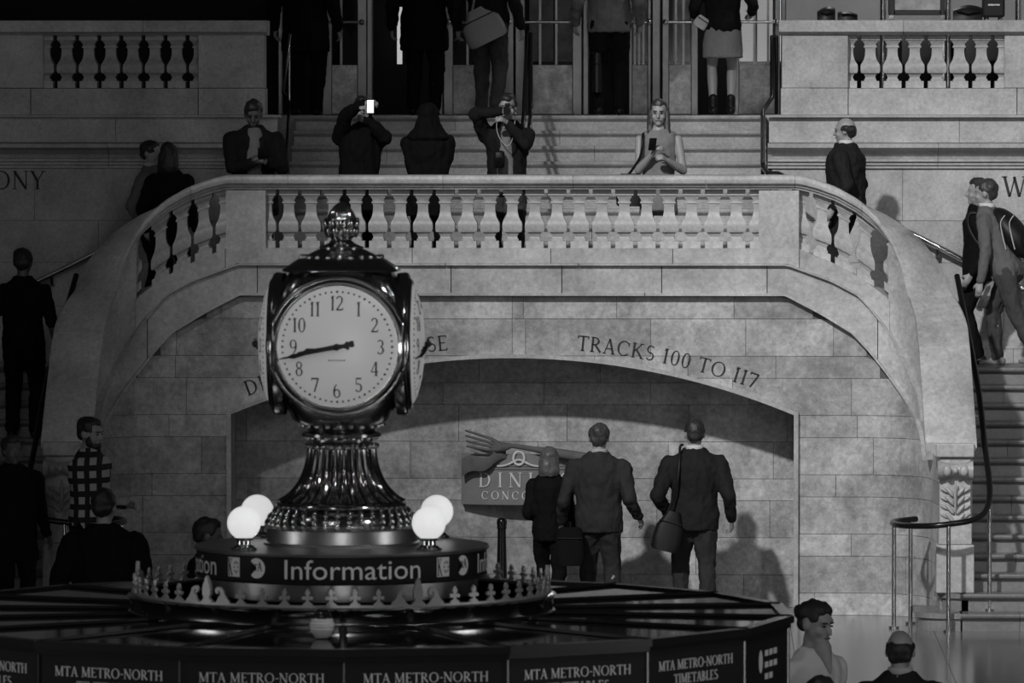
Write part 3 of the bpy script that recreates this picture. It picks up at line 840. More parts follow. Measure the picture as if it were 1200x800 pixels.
om = {'f': ornament_mesh(fleur(.082)), 'p': ornament_mesh(palmette(), .018), 'l': ornament_mesh(scroll(1)), 'r': ornament_mesh(scroll(-1))}
for m_ in om.values(): m_.materials.append(MATS['cresting'])
for k in range(6):
    b0 = 24.2 + 60 * k
    for off, t_, nm in [(0, 'p', 'palmette'), (-5.4, 'l', 'scroll'), (5.4, 'r', 'scroll')] + [(11 + 6.33 * j, 'f', 'fleur_de_lis') for j in range(7)]:
        a = math.radians(b0 + off) - PI / 2
        o = bpy.data.objects.new(nm, om[t_]); C.objects.link(o)
        o.location = (KX + 1.0 * math.cos(a), KY + 1.0 * math.sin(a), Z_ROOF + .032); o.rotation_euler = (0, 0, a + PI / 2)
        hang(o, ki)
# shallow dark well inside the cresting
MB().lathe((KX, KY, 0), [(.97, Z_ROOF - .02), (.97, Z_ROOF - .005), (.62, Z_ROOF + .005), (.62, Z_ROOF - .02)], 64).build('roof_disc', 'panel_black', ki, 40)

# ---- lettered drum on the roof
dr = empty('sign_drum', (KX, KY, Z_ROOF), 'round dark drum lettered Information below the clock', 'sign')
ZD0, ZD1, RD = 2.345, 2.475, .70
MB().lathe((KX, KY, 0), [(.655, Z_ROOF + .006), (.66, ZD0 - .01), (.62, ZD0)], 96, True).build('lower_band', 'brass_satin', dr, 40)
MB().lathe((KX, KY, 0), [(.66, ZD0 - .006), (RD - .002, ZD0 - .004), (RD, ZD0), (RD, ZD1 - .006), (.66, ZD1 - .004)], 96).build('sign_band', 'fascia', dr, 40)
MB().lathe((KX, KY, 0), [(RD + .002, ZD0 - .006), (RD + .008, ZD0 - .001), (RD + .002, ZD0 + .004), (RD - .01, ZD0)], 96).build('band_edge', 'panel_edge', dr, 40)
MB().lathe((KX, KY, 0), [(.66, ZD1 - .004), (RD + .012, ZD1 - .004), (RD + .014, ZD1 + .004), (RD + .008, ZD1 + .010), (.5, ZD1 + .014), (.3, ZD1 + .014)], 96).build('top_plate', 'brass_satin', dr, 40)
def drum_fn(a_c):
    def fn(u, v, d):
        a = a_c + u / RD - PI / 2
        return Vector((KX + (RD + .001 + d) * math.cos(a), KY + (RD + .001 + d) * math.sin(a), ZD0 + .022 + v))
    return fn
def sans_letters(word, h_, fn, mat, parent):
    cu_ = bpy.data.curves.new('w', 'FONT'); cu_.body = word; cu_.size = 1.0; cu_.resolution_u = 3
    ob = bpy.data.objects.new('w', cu_); C.objects.link(ob)
    bpy.context.view_layer.update()
    me = bpy.data.meshes.new_from_object(ob.evaluated_get(bpy.context.evaluated_depsgraph_get()))
    bpy.data.objects.remove(ob)
    vs = np.array([v.co[:2] for v in me.vertices]); x0, y1 = vs[:, 0].min(), vs[:, 1].max(); wd_ = vs[:, 0].max() - x0
    bm = bmesh.new(); bm.from_mesh(me)
    # cluster islands whose x ranges overlap into letters
    seen = set(); isl = []
    for f in bm.faces:
        if f in seen: continue
        st_ = [f]; comp = []; seen.add(f)
        while st_:
            q = st_.pop(); comp.append(q)
            for e in q.edges:
                for g in e.link_faces:
                    if g not in seen: seen.add(g); st_.append(g)
        xs = [v.co.x for q in comp for v in q.verts]; isl.append([min(xs), max(xs), comp])
    isl.sort(key=lambda t: t[0]); let = []
    for t in isl:
        if let and t[0] < let[-1][1] - .02: let[-1][2] += t[2]; let[-1][1] = max(let[-1][1], t[1])
        else: let.append(t)
    k = h_ / y1 ; W = .665
    for a, b, comp in let:
        mb = MB()
        for f in comp:
            pts_ = [fn((v.co.x - x0 - wd_ / 2) * k * (W / (wd_ * k)), v.co.y * k, .003) for v in f.verts]
            mb.add(pts_, [tuple(range(len(pts_)))])
        mb.build('letter', mat, parent)
    bm.free(); bpy.data.meshes.remove(me)
for q in range(4):
    base = math.radians(8.0 + 90 * q)
    if q in (0, 1, 3): sans_letters('Information', .092, drum_fn(base), 'sign_text', dr)
    # square badge with a K and a ring of dots
    fn = drum_fn(base + math.radians(38.5))
    bd = MB(); sq = [(-.038, 0), (.038, 0), (.038, .092), (-.038, .092)]
    n_ = 6
    for j in range(n_):
        u0_, u1_ = -.04 + .08 * j / n_, -.04 + .08 * (j + 1) / n_
        bd.add([fn(u0_, 0, .002), fn(u1_, 0, .002), fn(u1_, .092, .002), fn(u0_, .092, .002)], [(0, 1, 2, 3)])
    bo = bd.build('badge', 'sign_text', dr)
    mk_ = MB(); glyph_mesh(mk_, 'K', -.036, .005, .082, fn, .004, .42)
    for j in range(8):
        a = 2 * PI * j / 8; c_ = (.018 + .013 * math.cos(a), .046 + .026 * math.sin(a))
        mk_.add([fn(c_[0] + .004 * math.cos(b_), c_[1] + .006 * math.sin(b_), .004) for b_ in [2 * PI * t / 6 for t in range(6)]], [tuple(range(6))])
    mk_.build('badge_mark', 'fascia', bo)
    # round transit badge with slanted letters
    fn = drum_fn(base + math.radians(50.5))
    bd = MB(); P = [(-.034, .078), (-.030, .086)] + [(.048 * math.cos(a) - .002, .046 + .048 * math.sin(a)) for a in [math.radians(125 - 250 * t / 18) for t in range(19)]] + [(-.030, .006), (-.034, .014)]
    cpt = (0, .046)
    for a_, b_ in zip(P, P[1:]): bd.add([fn(*cpt, .002), fn(*a_, .002), fn(*b_, .002)], [(0, 1, 2)])
    bo = bd.build('badge', 'sign_text', dr)
    mk_ = MB(); u = -.036
    for c_, hh in (('M', .026), ('T', .032), ('A', .042)):
        glyph_mesh(mk_, c_, u, .034, hh, fn, .004, .8); u += GLYPH[c_][1] * hh * .8 - .001
    mk_.build('badge_mark', 'fascia', bo)

# ---- four globe lamps
for sx, sy, nm in ((-1, -1, 'front left'), (-1, 1, 'rear left'), (1, -1, 'front right'), (1, 1, 'rear right')):
    x, y = KX + sx * .44, KY + sy * .44
    lab = 'white glass globe lamp, %s one of four around the clock foot' % nm
    gl = empty('globe_lamp', (x, y, ZD1 + .014), lab, 'lamp', 'globe lamps around the clock')
    MB().lathe((x, y, ZD1), [(.062, .015), (.064, .022), (.05, .028), (.046, .036), (.034, .040), (.033, .058), (.044, .062), (.046, .072), (.03, .078)], 24).build('lamp_base', 'brass_dark', gl, 35)
    MB().ball((x, y, ZD1 + .142), .08, 28, 18).build('globe', 'globe', gl, 180)

# ---- dome camera on the roof
cm = empty('dome_fixture', (-.045, 28.72, 2.20), 'small white and black dome fixture on the kiosk roof', 'fixture')
cx, cy, cz = xat(377, 28.5), 28.5, 2.162
cm.location = (cx, cy, cz)
MB().lathe((cx, cy, cz), [(.03, -.0), (.045, .02), (.054, .04), (.052, .046), (.056, .052), (.056, .068), (.052, .072), (.05, .085), (.04, .09)], 24).build('housing', 'white_cloth', cm, 30)
MB().lathe((cx, cy, cz), [(.043, .088), (.042, .105), (.034, .122), (.018, .132), (.004, .134)], 24).build('cap', 'panel_black', cm, 50)

# ================================================================== the clock
ck = empty('clock', (KX, KY, ZD1 + .014), 'four-faced brass pedestal clock with opal dials and acorn finial', 'clock')
z0 = ZD1 + .0142
def L_(name, prof, mat='brass_dark', n=64, parent=None, sm=35): return MB().lathe((KX, KY, 0), prof, n).build(name, mat, parent or ck, sm)
L_('base_drum', [(.375, z0), (.378, z0 + .01), (.365, z0 + .016), (.362, 2.565), (.37, 2.57), (.36, 2.578), (.30, 2.58)], 'brass_satin')
# leafy torus
tor = L_('leaf_torus', [(.355, 2.576), (.36, 2.59), (.348, 2.62), (.325, 2.648), (.305, 2.664), (.29, 2.668)], 'bronze')
lm = MB()
lm.ball((0, 0, 0), (.016, .014, .024), 8, 6); lme = lm.mesh('leaf', 60); lme.materials.append(MATS['brass_dark'])
for ring, (r_, z_, n_) in enumerate(((.358, 2.592, 40), (.345, 2.618, 38), (.322, 2.645, 36))):
    for j in range(n_):
        a = 2 * PI * (j + .5 * (ring % 2)) / n_
        o = bpy.data.objects.new('leaf', lme); C.objects.link(o); o.location = (KX + r_ * math.cos(a), KY + r_ * math.sin(a), z_); o.rotation_euler = (0, -.4, a); hang(o, tor)
L_('foot_rim', [(.29, 2.664), (.312, 2.668), (.318, 2.678), (.312, 2.69), (.30, 2.698), (.28, 2.70)], 'brass_dark')
# fluted flaring pedestal
def flute(r, k, n=144):
    out = []
    for j in range(n):
        a = 2 * PI * j / n; q = r * (1 + k * abs(math.sin(12 * a)) - k * .5); out.append((q * math.cos(a), q * math.sin(a)))
    return out
pr = [(2.70, .300), (2.706, .292), (2.72, .268), (2.74, .244), (2.765, .222), (2.79, .205), (2.82, .19), (2.85, .179), (2.88, .171), (2.91, .166), (2.935, .163), (2.95, .162)]
MB().rings([[(KX + x, KY + y, z_) for x, y in flute(r_, .085)] for z_, r_ in pr]).build('fluted_pedestal', 'bronze', ck, 50)
def beads(name, r_, z_, n_, br, mat='brass', parent=None):
    bmz = MB().ball((0, 0, 0), br, 10, 7).mesh(name, 180); bmz.materials.append(MATS[mat])
    for j in range(n_):
        a = 2 * PI * (j + .5) / n_
        o = bpy.data.objects.new(name, bmz); C.objects.link(o); o.location = (KX + r_ * math.cos(a), KY + r_ * math.sin(a), z_); hang(o, parent or ck)
col = L_('collar', [(.15, 2.945), (.165, 2.95), (.17, 2.958), (.158, 2.972), (.15, 2.985), (.152, 2.997), (.17, 3.004), (.192, 3.008), (.194, 3.022), (.188, 3.028), (.17, 3.034), (.16, 3.05)], 'brass_dark')
beads('bead', .168, 2.962, 26, .0145, 'brass_dark', col)
beads('bead', .168, 3.0, 24, .010, 'brass', col)
beads('bead', .20, 3.062, 22, .0135, 'brass', col)
# rounded cubic head: superellipse sections
def sup(r, e, n=72):
    out = []
    for j in range(n):
        a = 2 * PI * j / n; c_, s_ = math.cos(a), math.sin(a)
        k = (abs(c_) ** e + abs(s_) ** e) ** (-1 / e); out.append((r * k * c_, r * k * s_))
    return out
hd = [(3.045, 0.165, 2.2), (3.06, 0.19, 2.3), (3.09, 0.235, 2.6), (3.13, 0.2489, 3.2), (3.18, 0.2851, 4), (3.25, 0.3059, 5), (3.35, 0.3149, 6), (3.58, 0.3149, 6), (3.66, 0.3077, 5.5), (3.72, 0.2914, 5), (3.77, 0.267, 4.5), (3.8, 0.2462, 4.2)]
MB().rings([[(KX + x, KY + y, z_) for x, y in sup(r_, e)] for z_, r_, e in hd]).build('clock_case', 'bronze', ck, 45)
# overhanging cap and roof
rf = [(3.802, .268, 4.2), (3.806, .282, 4.2), (3.816, .278, 4), (3.83, .255, 3.6), (3.85, .228, 3), (3.862, .21, 2.6), (3.872, .185, 2.2), (3.89, .15, 2), (3.905, .118, 2), (3.912, .10, 2)]
rof = MB().rings([[(KX + x, KY + y, z_) for x, y in sup(r_, e)] for z_, r_, e in rf]).build('case_roof', 'brass_dark', ck, 40)
beads('bead', .195, 3.872, 22, .012, 'brass', rof)
L_('finial_stem', [(.105, 3.91), (.108, 3.92), (.085, 3.928), (.06, 3.94), (.05, 3.955), (.056, 3.965), (.045, 3.975)], 'brass_dark', 32)
ac = MB().rings([[(KX + x, KY + y, z_) for x, y in [(r_ * (1 + .05 * math.cos(10 * a_)) * math.cos(a_), r_ * (1 + .05 * math.cos(10 * a_)) * math.sin(a_)) for a_ in [2 * PI * j / 60 for j in range(60)]]] for z_, r_ in ((3.965, .04), (3.98, .06), (4.0, .072), (4.03, .075), (4.06, .069), (4.09, .055), (4.115, .036), (4.13, .018), (4.138, .005))]).build('acorn_finial', 'brass', ck, 60)
lfm = MB().ball((0, 0, 0), (.011, .02, .032), 8, 6).mesh('finial_leaf', 60); lfm.materials.append(MATS['brass_dark'])
for row_, (r_, z_, n_) in enumerate(((.074, 3.995, 10), (.078, 4.03, 10))):
    for j in range(n_):
        a = 2 * PI * (j + .5 * row_) / n_
        o = bpy.data.objects.new('finial_leaf', lfm); C.objects.link(o); o.location = (KX + r_ * math.cos(a), KY + r_ * math.sin(a), z_); o.rotation_euler = (0, .15, a); hang(o, ac)
# corner posts with ridges and beads
cpm = MB()
cpm.tube([(-.13, 0, 3.15), (-.045, 0, 3.21), (.005, 0, 3.29), (.025, 0, 3.38), (.025, 0, 3.55), (.0, 0, 3.65), (-.04, 0, 3.73), (-.09, 0, 3.785)], [.012, .018, .022, .022, .022, .02, .018, .012], 8)
cpm.tube([(-.12, .04, 3.16), (-.045, .05, 3.22), (.0, .056, 3.30), (.014, .056, 3.38), (.014, .056, 3.55), (-.01, .056, 3.65), (-.05, .05, 3.73), (-.09, .04, 3.78)], .012, 6)
cpm.tube([(-.12, -.04, 3.16), (-.045, -.05, 3.22), (.0, -.056, 3.30), (.014, -.056, 3.38), (.014, -.056, 3.55), (-.01, -.056, 3.65), (-.05, -.05, 3.73), (-.09, -.04, 3.78)], .012, 6)
cme = cpm.mesh('corner_post', 50); cme.materials.append(MATS['brass_dark'])
for k in range(4):
    a = PI / 4 + PI / 2 * k
    o = bpy.data.objects.new('corner_post', cme); C.objects.link(o); o.location = (KX + .378 * math.cos(a), KY + .378 * math.sin(a), 0); o.rotation_euler = (0, 0, a); hang(o, ck)
# dials
ZCK = 3.452
def dial(k):
    a = -PI / 2 + PI / 2 * k
    n = Vector((math.cos(a), math.sin(a), 0)); e = Vector((-math.sin(a), math.cos(a), 0)); up = Vector((0, 0, 1)); c = Vector((KX, KY, ZCK))
    P = lambda u, v, d: c + e * u + up * v + n * d
    def ringmesh(prof, m=72):
        mb = MB(); rs = [[P(r_ * math.cos(2 * PI * j / m), r_ * math.sin(2 * PI * j / m), d_) for j in range(m)] for r_, d_ in prof]
        return mb.rings(rs, False)
    bz = ringmesh([(.342, .27), (.346, .31), (.342, .322), (.334, .328), (.327, .322), (.322, .32), (.317, .336), (.308, .343), (.300, .338), (.295, .335), (.290, .342), (.284, .342), (.281, .33)]).build('bezel', 'brass_dark', ck, 50)
    def dome(r_): return .322 + .078 * math.sqrt(max(0, 1 - (r_ / .30) ** 2))
    RR = [.287 * t for t in (.002, .1, .25, .4, .55, .7, .8, .88, .94, 1.0)]
    mb = ringmesh([(r_, dome(r_)) for r_ in RR]); f = mb.build('dial', 'opal', ck, 180)
    S = lambda u, v, d: P(u, v, dome(math.hypot(u, v)) + d)
    # minute dots
    dt = MB()
    for j in range(60):
        b = 2 * PI * j / 60; q = .0052 if j % 5 else .0062
        dt.add([S(.262 * math.sin(b) + q * math.cos(t), .262 * math.cos(b) + q * math.sin(t), .0015) for t in [2 * PI * i / 6 for i in range(6)]], [tuple(range(6))])
    d_ = dt.build('minute_dots', 'numeral', f); tag(d_, kind='stuff')
    for j in range(1, 13):
        b = 2 * PI * j / 12; s_ = str(j); h_ = .068; sx_ = .88
        wd_ = sum(GLYPH[q][1] * h_ * sx_ for q in s_) + (len(s_) - 1) * .002
        nm_ = MB(); u = .208 * math.sin(b) - wd_ / 2
        for q in s_:
            glyph_mesh(nm_, q, u, .208 * math.cos(b) - h_ / 2, h_, S, .0015, sx_); u += GLYPH[q][1] * h_ * sx_ + .002
        nm_.build('numeral', 'numeral', f)
    # hands at about 8.43
    def hand(name, ang, L, tail, w0, off):
        d2 = Vector((math.sin(ang), math.cos(ang))); p2 = Vector((d2.y, -d2.x)); prof = [(-tail, w0 * 1.5), (-tail * .85, w0 * 1.9), (-tail * .6, w0 * .9), (-.03, w0 * .9), (0, w0 * 1.2), (L * .3, w0 * .9), (L * .55, w0 * .8), (L * .75, w0 * 1.4), (L * .82, w0 * .6), (L, w0 * .25)]
        mb = MB(); rs = []
        for t, w_ in prof:
            q = d2 * t; dd = dome(min(.28, abs(t))) + off
            rs.append([P(q.x + p2.x * w_, q.y + p2.y * w_, dd), P(q.x - p2.x * w_, q.y - p2.y * w_, dd), P(q.x - p2.x * w_, q.y - p2.y * w_, dd + .005), P(q.x + p2.x * w_, q.y + p2.y * w_, dd + .005)])
        mb.rings(rs).build(name, 'numeral', ck)
    hand('minute_hand', 2 * PI * 43.0 / 60, .285, .085, .0085, .016)
    hand('hour_hand', 2 * PI * (8 + 43 / 60) / 12, .19, .06, .011, .008)
    MB().ball(P(0, 0, dome(0) + .016), .017, 12, 8).build('hand_boss', 'numeral', ck, 180)
    # maker's line under the centre
    mkn = MB()
    for j in range(7):
        u = -.036 + j * .012
        mkn.add([S(u + x_, -.066 + y_, .0015) for x_, y_ in ((-.004, 0), (.004, 0), (.003, .006), (-.003, .006))], [(0, 1, 2, 3)])
    q = mkn.build('maker_mark', 'numeral', f)
for k in range(4): dial(k)

# ================================================================== sign under the arch
sg_ = empty('dining_sign', (xat(615, YR), YR - .1, zat(592, YR)), 'curved grey sign with giant fork reading DINING CONCOURSE', 'sign')
sx0, sx1 = xat(541, YR), xat(693, YR); sz0, sz1 = zat(588, YR), zat(531, YR); scx = (sx0 + sx1) / 2; shw = (sx1 - sx0) / 2
def sfn(u, v, d):
    t = u / shw; return Vector((scx + u, YR - .10 - .13 * (1 - t * t) - d, sz0 + v))
mb = MB(); rs = []
for k in range(21):
    u = -shw + 2 * shw * k / 20; a_, b_ = sfn(u, 0, 0), sfn(u, sz1 - sz0, 0)
    rs.append([a_, b_, b_ + Vector((0, .09, 0)), a_ + Vector((0, .09, 0))])
mb.rings(rs).build('sign_panel', 'bag_grey', sg_, 40)
HS = sz1 - sz0
for v0_, v1_, d_ in ((HS * .70, HS * .735, .012), (HS * .76, HS * .78, .008), (-.012, .012, .012)):
    mb = MB(); rs = []
    for k in range(21):
        u = -shw + 2 * shw * k / 20; rs.append([sfn(u, v0_, d_), sfn(u, v1_, d_), sfn(u, v1_, -.002), sfn(u, v0_, -.002)])
    mb.rings(rs).build('sign_moulding', 'mid_cloth', sg_, 40)
lettering('DINING', .135, sfn, 'sign_white', sg_, th=.012, gap=.42, u0=xat(562, YR) - scx, v0=HS * .33)
lettering('CONCOURSE', .075, sfn, 'sign_text', sg_, th=.010, gap=.32, u0=xat(565, YR) - scx, v0=HS * .08)
# crest: ring and little scrolls
cu0 = xat(609, YR) - scx
mb = MB(); mb.tube([sfn(cu0 + .05 * math.cos(2 * PI * j / 20), HS * .93 + .062 * math.sin(2 * PI * j / 20), .015) for j in range(20)], .013, 8, True)
mb.build('crest_ring', 'sign_white', sg_, 60)
mb = MB(); mb.tube([sfn(cu0 + u, HS * .76 + .06 * math.exp(-(u / .09) ** 2), .014) for u in [(-.2 + .4 * k / 20) for k in range(21)]], .012, 6)
mb.build('crest_scroll', 'sign_white', sg_, 60)
# fork lying across the top
fk = MB()
fz = lambda px, py: at(px, py, YR - .27)
neck = fz(588, 525)
fork = MB().tube([fz(588, 524), fz(600, 522), fz(625, 526), fz(655, 531), fz(690, 537)], [.05, .022, .026, .045, .05], 10)
hb = fork.build('fork_handle', 'grey_cloth', sg_, 60)
for k in range(4):
    a_, b_ = fz(576 - k * 1.2, 514 + k * 4.4), fz(545 + k * .5, 504 + k * 6.2)
    MB().tube([neck, (a_ + neck) / 2, a_, b_], [.034, .03, .014, .009], 8).build('fork_tine', 'grey_cloth', sg_, 60)
# napkin folded over the top edge
nk = MB(); rs = []
for k in range(15):
    t = k / 14; px = 541 + t * 52
    py = 548 - 14 * t - 3 * math.sin(t * 9); q = at(px, py, YR - .2 - .06 * math.sin(t * 3)); wq = .085 * (1 - .6 * t)
    rs.append([q + Vector((0, -.02, wq)), q + Vector((0, -.035, 0)), q + Vector((0, -.02, -wq)), q + Vector((0, .03, 0))])
nk.rings(rs).build('napkin', 'grey_cloth', sg_, 60)

# ---- bollard in front of the arch
bx, by = xat(588, 54.0), 54.0
by = 54.0
bo = empty('bollard', (bx, by, 0), 'slim dark tapered post with ball top beside the dining sign', 'bollard')
zt = zat(606, 54.0)
MB().lathe((bx, by, 0), [(.09, 0), (.09, .02), (.06, .04), (.052, .08), (.045, zt * .5), (.036, zt - .12), (.036, zt - .10)], 20).build('shaft', 'black_rail', bo, 40)
MB().lathe((bx, by, 0), [(.04, zt - .10), (.044, zt - .09), (.04, zt - .08), (.044, zt - .05), (.044, zt - .03), (.034, zt - .01), (.012, zt)], 20).build('ball_top', 'black_rail', bo, 60)

# ================================================================== handrails
def rail(label, parts, cat='handrail', group=None, loc=None):
    p0 = parts[0][2][0] if loc is None else loc
    o = empty('handrail', p0, label, cat, group)
    for nm, mat, pts, r_ in parts: MB().tube(pts, r_, 10).build(nm, mat, o, 60)
    return o
def arcpts(ctrl, n=6):
    """Catmull-Rom through control points"""
    c_ = [Vector(p) for p in ctrl]; out = []
    for i in range(len(c_) - 1):
        p0, p1, p2, p3 = c_[max(i - 1, 0)], c_[i], c_[i + 1], c_[min(i + 2, len(c_) - 1)]
        for k in range(n):
            t = k / n; out.append(.5 * ((2 * p1) + (p2 - p0) * t + (2 * p0 - 5 * p1 + 4 * p2 - p3) * t * t + (3 * p1 - p0 - 3 * p2 + p3) * t ** 3))
    return out + [c_[-1]]
for sg in (-1, 1):
    mir = lambda p: Vector((sg * abs(p[0]) if True else p[0], p[1], p[2]))
    # parapet-side rail coming down and looping round the foot
    top = at(1118, 330, 57.2); c_ = [(4.05, 57.3, top.z + .05), (4.12, 56.6, 2.55), (4.19, 55.9, 2.05), (4.22, 55.4, 1.62), (4.25, 54.95, 1.22), (4.2, 54.68, 1.05), (4.08, 54.55, .98), (3.9, 54.5, .95), (3.72, 54.52, .93), (3.5, 54.68, .92), (3.40, 54.95, .92), (3.44, 55.25, .92), (3.62, 55.42, .93)]
    c_ = [mir(p) for p in c_]
    lab = 'black and chrome handrail looping round the %s' % ('dark left stair foot' if sg < 0 else 'right stair foot')
    pts = arcpts(c_)
    parts = [('rail_tube', 'black_rail', pts, .027)]
    for p, zb_ in (((3.41, 54.9), 0), ((3.56, 55.38), 0), ((3.86, 54.5), 0), ((4.25, 54.90), RISE)):
        j = min(range(len(pts)), key=lambda i: (pts[i].x - sg * p[0]) ** 2 + (pts[i].y - p[1]) ** 2)
        q = pts[j]
        parts.append(('post', 'chrome', [(q.x, q.y, zb_), (q.x, q.y, q.z)], .019))
        parts.append(('post_foot', 'chrome', [(q.x, q.y, zb_), (q.x, q.y, zb_ + .02)], .045))
    for yy in (55.7, 56.4):
        j = min(range(30), key=lambda i: abs(pts[i].y - yy)); q = pts[j]
        parts.append(('bracket', 'chrome', [(q.x - sg * .10, q.y, q.z - .06), (q.x - sg * .03, q.y, q.z - .07), q], .01))
    rail(lab, parts, group='looped stair handrails', loc=(sg * 3.9, 54.7, 0))
    # rail on the wall behind
    a_, b_ = at(1046, 262, YB - .12), at(1146, 313, YB - .12)
    q0, q1 = Vector((sg * a_.x, a_.y, a_.z)), Vector((sg * b_.x, b_.y, b_.z)); q2 = q1 + Vector((sg * 1.3, 0, -.62))
    lab = 'brass handrail fixed to the %s wall' % ('dark left stair' if sg < 0 else 'right stair, below the balding man')
    parts = [('rail_tube', 'brass', [q0, q1, q2], .028)]
    for t in (.1, .52, 1.2):
        q = q0.lerp(q1, t); parts.append(('bracket', 'bronze', [q, q + Vector((0, .02, -.09)), q + Vector((0, .119, -.1))], .016))
    rail(lab, parts, group='wall handrails', loc=q0)
# rails at the two sides and the middle of the upper flight
def P_(px, py, Y): return at(px, py, Y)
rail('black bent handrail beside the right upper balustrade', [('rail_tube', 'black_rail', [P_(905, 42, 62.6), P_(905, 114, 62.4), P_(894, 131, 62.0), P_(894, 196, 59.3), P_(900, 203, 58.95)], .024),
     ('rail_tube', 'brass', [P_(900, 203, 58.95), P_(912, 203, 58.9), P_(928, 211, 58.8)], .024), ('post', 'black_rail', [(P_(910, 42, 62.6)), Vector((P_(910, 42, 62.6).x, 62.6, ZU))], .02), ('post', 'black_rail', [P_(894, 190, 59.3), Vector((P_(894, 190, 59.3).x, 59.3, ZL))], .02), ('cross_bar', 'black_rail', [P_(905, 43, 62.6), P_(910, 43, 62.6)], .02)], loc=P_(905, 42, 62.6))
rail('thin bent handrail by the dark left doorway', [('rail_tube', 'brass_dark', [P_(340, 40, 62.6), P_(332, 108, 62.4), P_(339, 120, 62.0), P_(336, 175, 59.8), P_(330, 203, 59.2)], .016),
     ('post', 'brass_dark', [P_(339, 42, 62.6), Vector((P_(339, 42, 62.6).x, 62.6, ZU))], .014), ('post', 'brass_dark', [P_(334, 190, 59.2), Vector((P_(334, 190, 59.2).x, 59.2, ZL))], .014)], loc=P_(340, 40, 62.6))
rail('black double handrail in the middle of the upper steps', [('rail_tube', 'black_rail', [Vector((P_(618, 40, 62.6).x, 62.6, P_(618, 40, 62.6).z)), P_(614, 134, 60.6), Vector((P_(614, 134, 60.6).x, 59.2, P_(614, 180, 59.2).z))], .022), ('rail_tube', 'black_rail', [Vector((P_(622, 40, 62.6).x, 62.6, P_(622, 40, 62.6).z)), P_(622, 134, 60.6), Vector((P_(622, 134, 60.6).x, 59.2, P_(622, 180, 59.2).z))], .022),
     ('post', 'black_rail', [P_(618, 40, 62.6), Vector((P_(618, 40, 62.6).x, 62.6, ZU))], .018), ('post', 'black_rail', [P_(622, 40, 62.6), Vector((P_(622, 40, 62.6).x, 62.6, ZU))], .018)], loc=P_(618, 40, 62.6))

# ================================================================== things on the upper right terrace
Y1 = 60.6
def on_terrace(px0, px1, py0, py1): return xat(px0, Y1), xat(px1, Y1), zat(py1, Y1), zat(py0, Y1)
ph = zb(24)
ZT = zat(24, YB) + .0
def bag_on_rail(px0, px1, py0, label, tilt):
    x0, x1 = xat(px0, YB + .15), xat(px1, YB + .15); zt = zat(py0, YB + .15); o = empty('bag', ((x0 + x1) / 2, YB + .17, ZT), label, 'bag')
    mb = MB(); n = 8; rs = []
    for k in range(n + 1):
        t = k / n; hgt = (zt - ZT) * (.78 + .22 * math.sin(t * PI)) * (1 + tilt * (t - .5)); dp = .10 * (.75 + .25 * math.sin(t * PI)); x = x0 + (x1 - x0) * t
        rs.append([(x, YB + .17 - dp, ZT + .002), (x, YB + .17 - dp * .9, ZT + hgt * .7), (x, YB + .17, ZT + hgt), (x, YB + .17 + dp * .9, ZT + hgt * .7), (x, YB + .17 + dp, ZT + .002)])
    mb.rings(rs).build('bag_body', 'leather', o, 60)
    MB().tube([(x0 + .03, YB + .06, ZT + (zt - ZT) * .6), ((x0 + x1) / 2, YB + .05, ZT + .06), (x1 - .03, YB + .06, ZT + (zt - ZT) * .6)], .008, 6).build('strap', 'black_cloth', o)
bag_on_rail(957, 978, 8, 'small upright black bag on the right balustrade rail', .3)
bag_on_rail(981, 1004, 13, 'low black bag on the right rail, nearer the framed board', -.3)
bag_on_rail(1116, 1150, 6, 'black bag on the right rail beside the suitcase', .1)
x0, x1, z0_, z1_ = xat(1040, 60.4), xat(1108, 60.4), zat(18, 60.4), zat(-40, 60.4)
mbd = empty('menu_board', ((x0 + x1) / 2, 60.4, ZU), 'framed dark notice board on legs behind the right balustrade', 'board')
MB().box(x0 + .06, x1 - .06, 60.40, 60.42, z0_ + .05, z1_ - .05).build('board_face', 'poster', mbd)
for bx_ in ((x0, x0 + .06, z0_, z1_), (x1 - .06, x1, z0_, z1_), (x0 + .06, x1 - .06, z0_, z0_ + .05), (x0 + .06, x1 - .06, z1_ - .05, z1_)): MB().box(bx_[0], bx_[1], 60.38, 60.43, bx_[2], bx_[3], .005).build('frame', 'black_rail', mbd)
for xx in (x0 + .03, x1 - .03): MB().box(xx - .02, xx + .02, 60.38, 60.42, ZU, z0_).build('leg', 'brass_dark', mbd)
x0, x1 = xat(1150, YB + .15), xat(1176, YB + .15)
sc_ = empty('suitcase', ((x0 + x1) / 2, YB + .17, ZT), 'black hard case standing on the right balustrade rail', 'suitcase')
MB().box(x0, x1, YB + .06, YB + .28, ZT + .03, ZT + .34, .02).build('case_body', 'leather', sc_)
MB().box(x0 + .05, x1 - .05, YB + .05, YB + .06, ZT + .14, ZT + .155).build('latch', 'chrome', sc_)
for xx in (x0 + .04, x1 - .04): MB().lathe((xx, YB + .17, ZT), [(.022, .002), (.024, .02), (.018, .035)], 12).build('foot', 'chrome', sc_, 40)
for k, (px, py) in enumerate(((1034, 60.2), (1110, 60.2), (1192, 60.2))):
    xx = xat(px, py); o = empty('stanchion', (xx, py, ZU), 'pale metal post behind the right balustrade, %s' % ('left of the framed board', 'right of the framed board', 'at the picture edge')[k], 'post', 'terrace posts')
    MB().lathe((xx, py, ZU), [(.12, 0), (.12, .02), (.03, .035), (.028, 1.5), (.028, 1.9)], 16).build('pole', 'chrome', o, 40)
    MB().ball((xx, py, ZU + 1.93), .045).build('knob', 'chrome', o, 180)

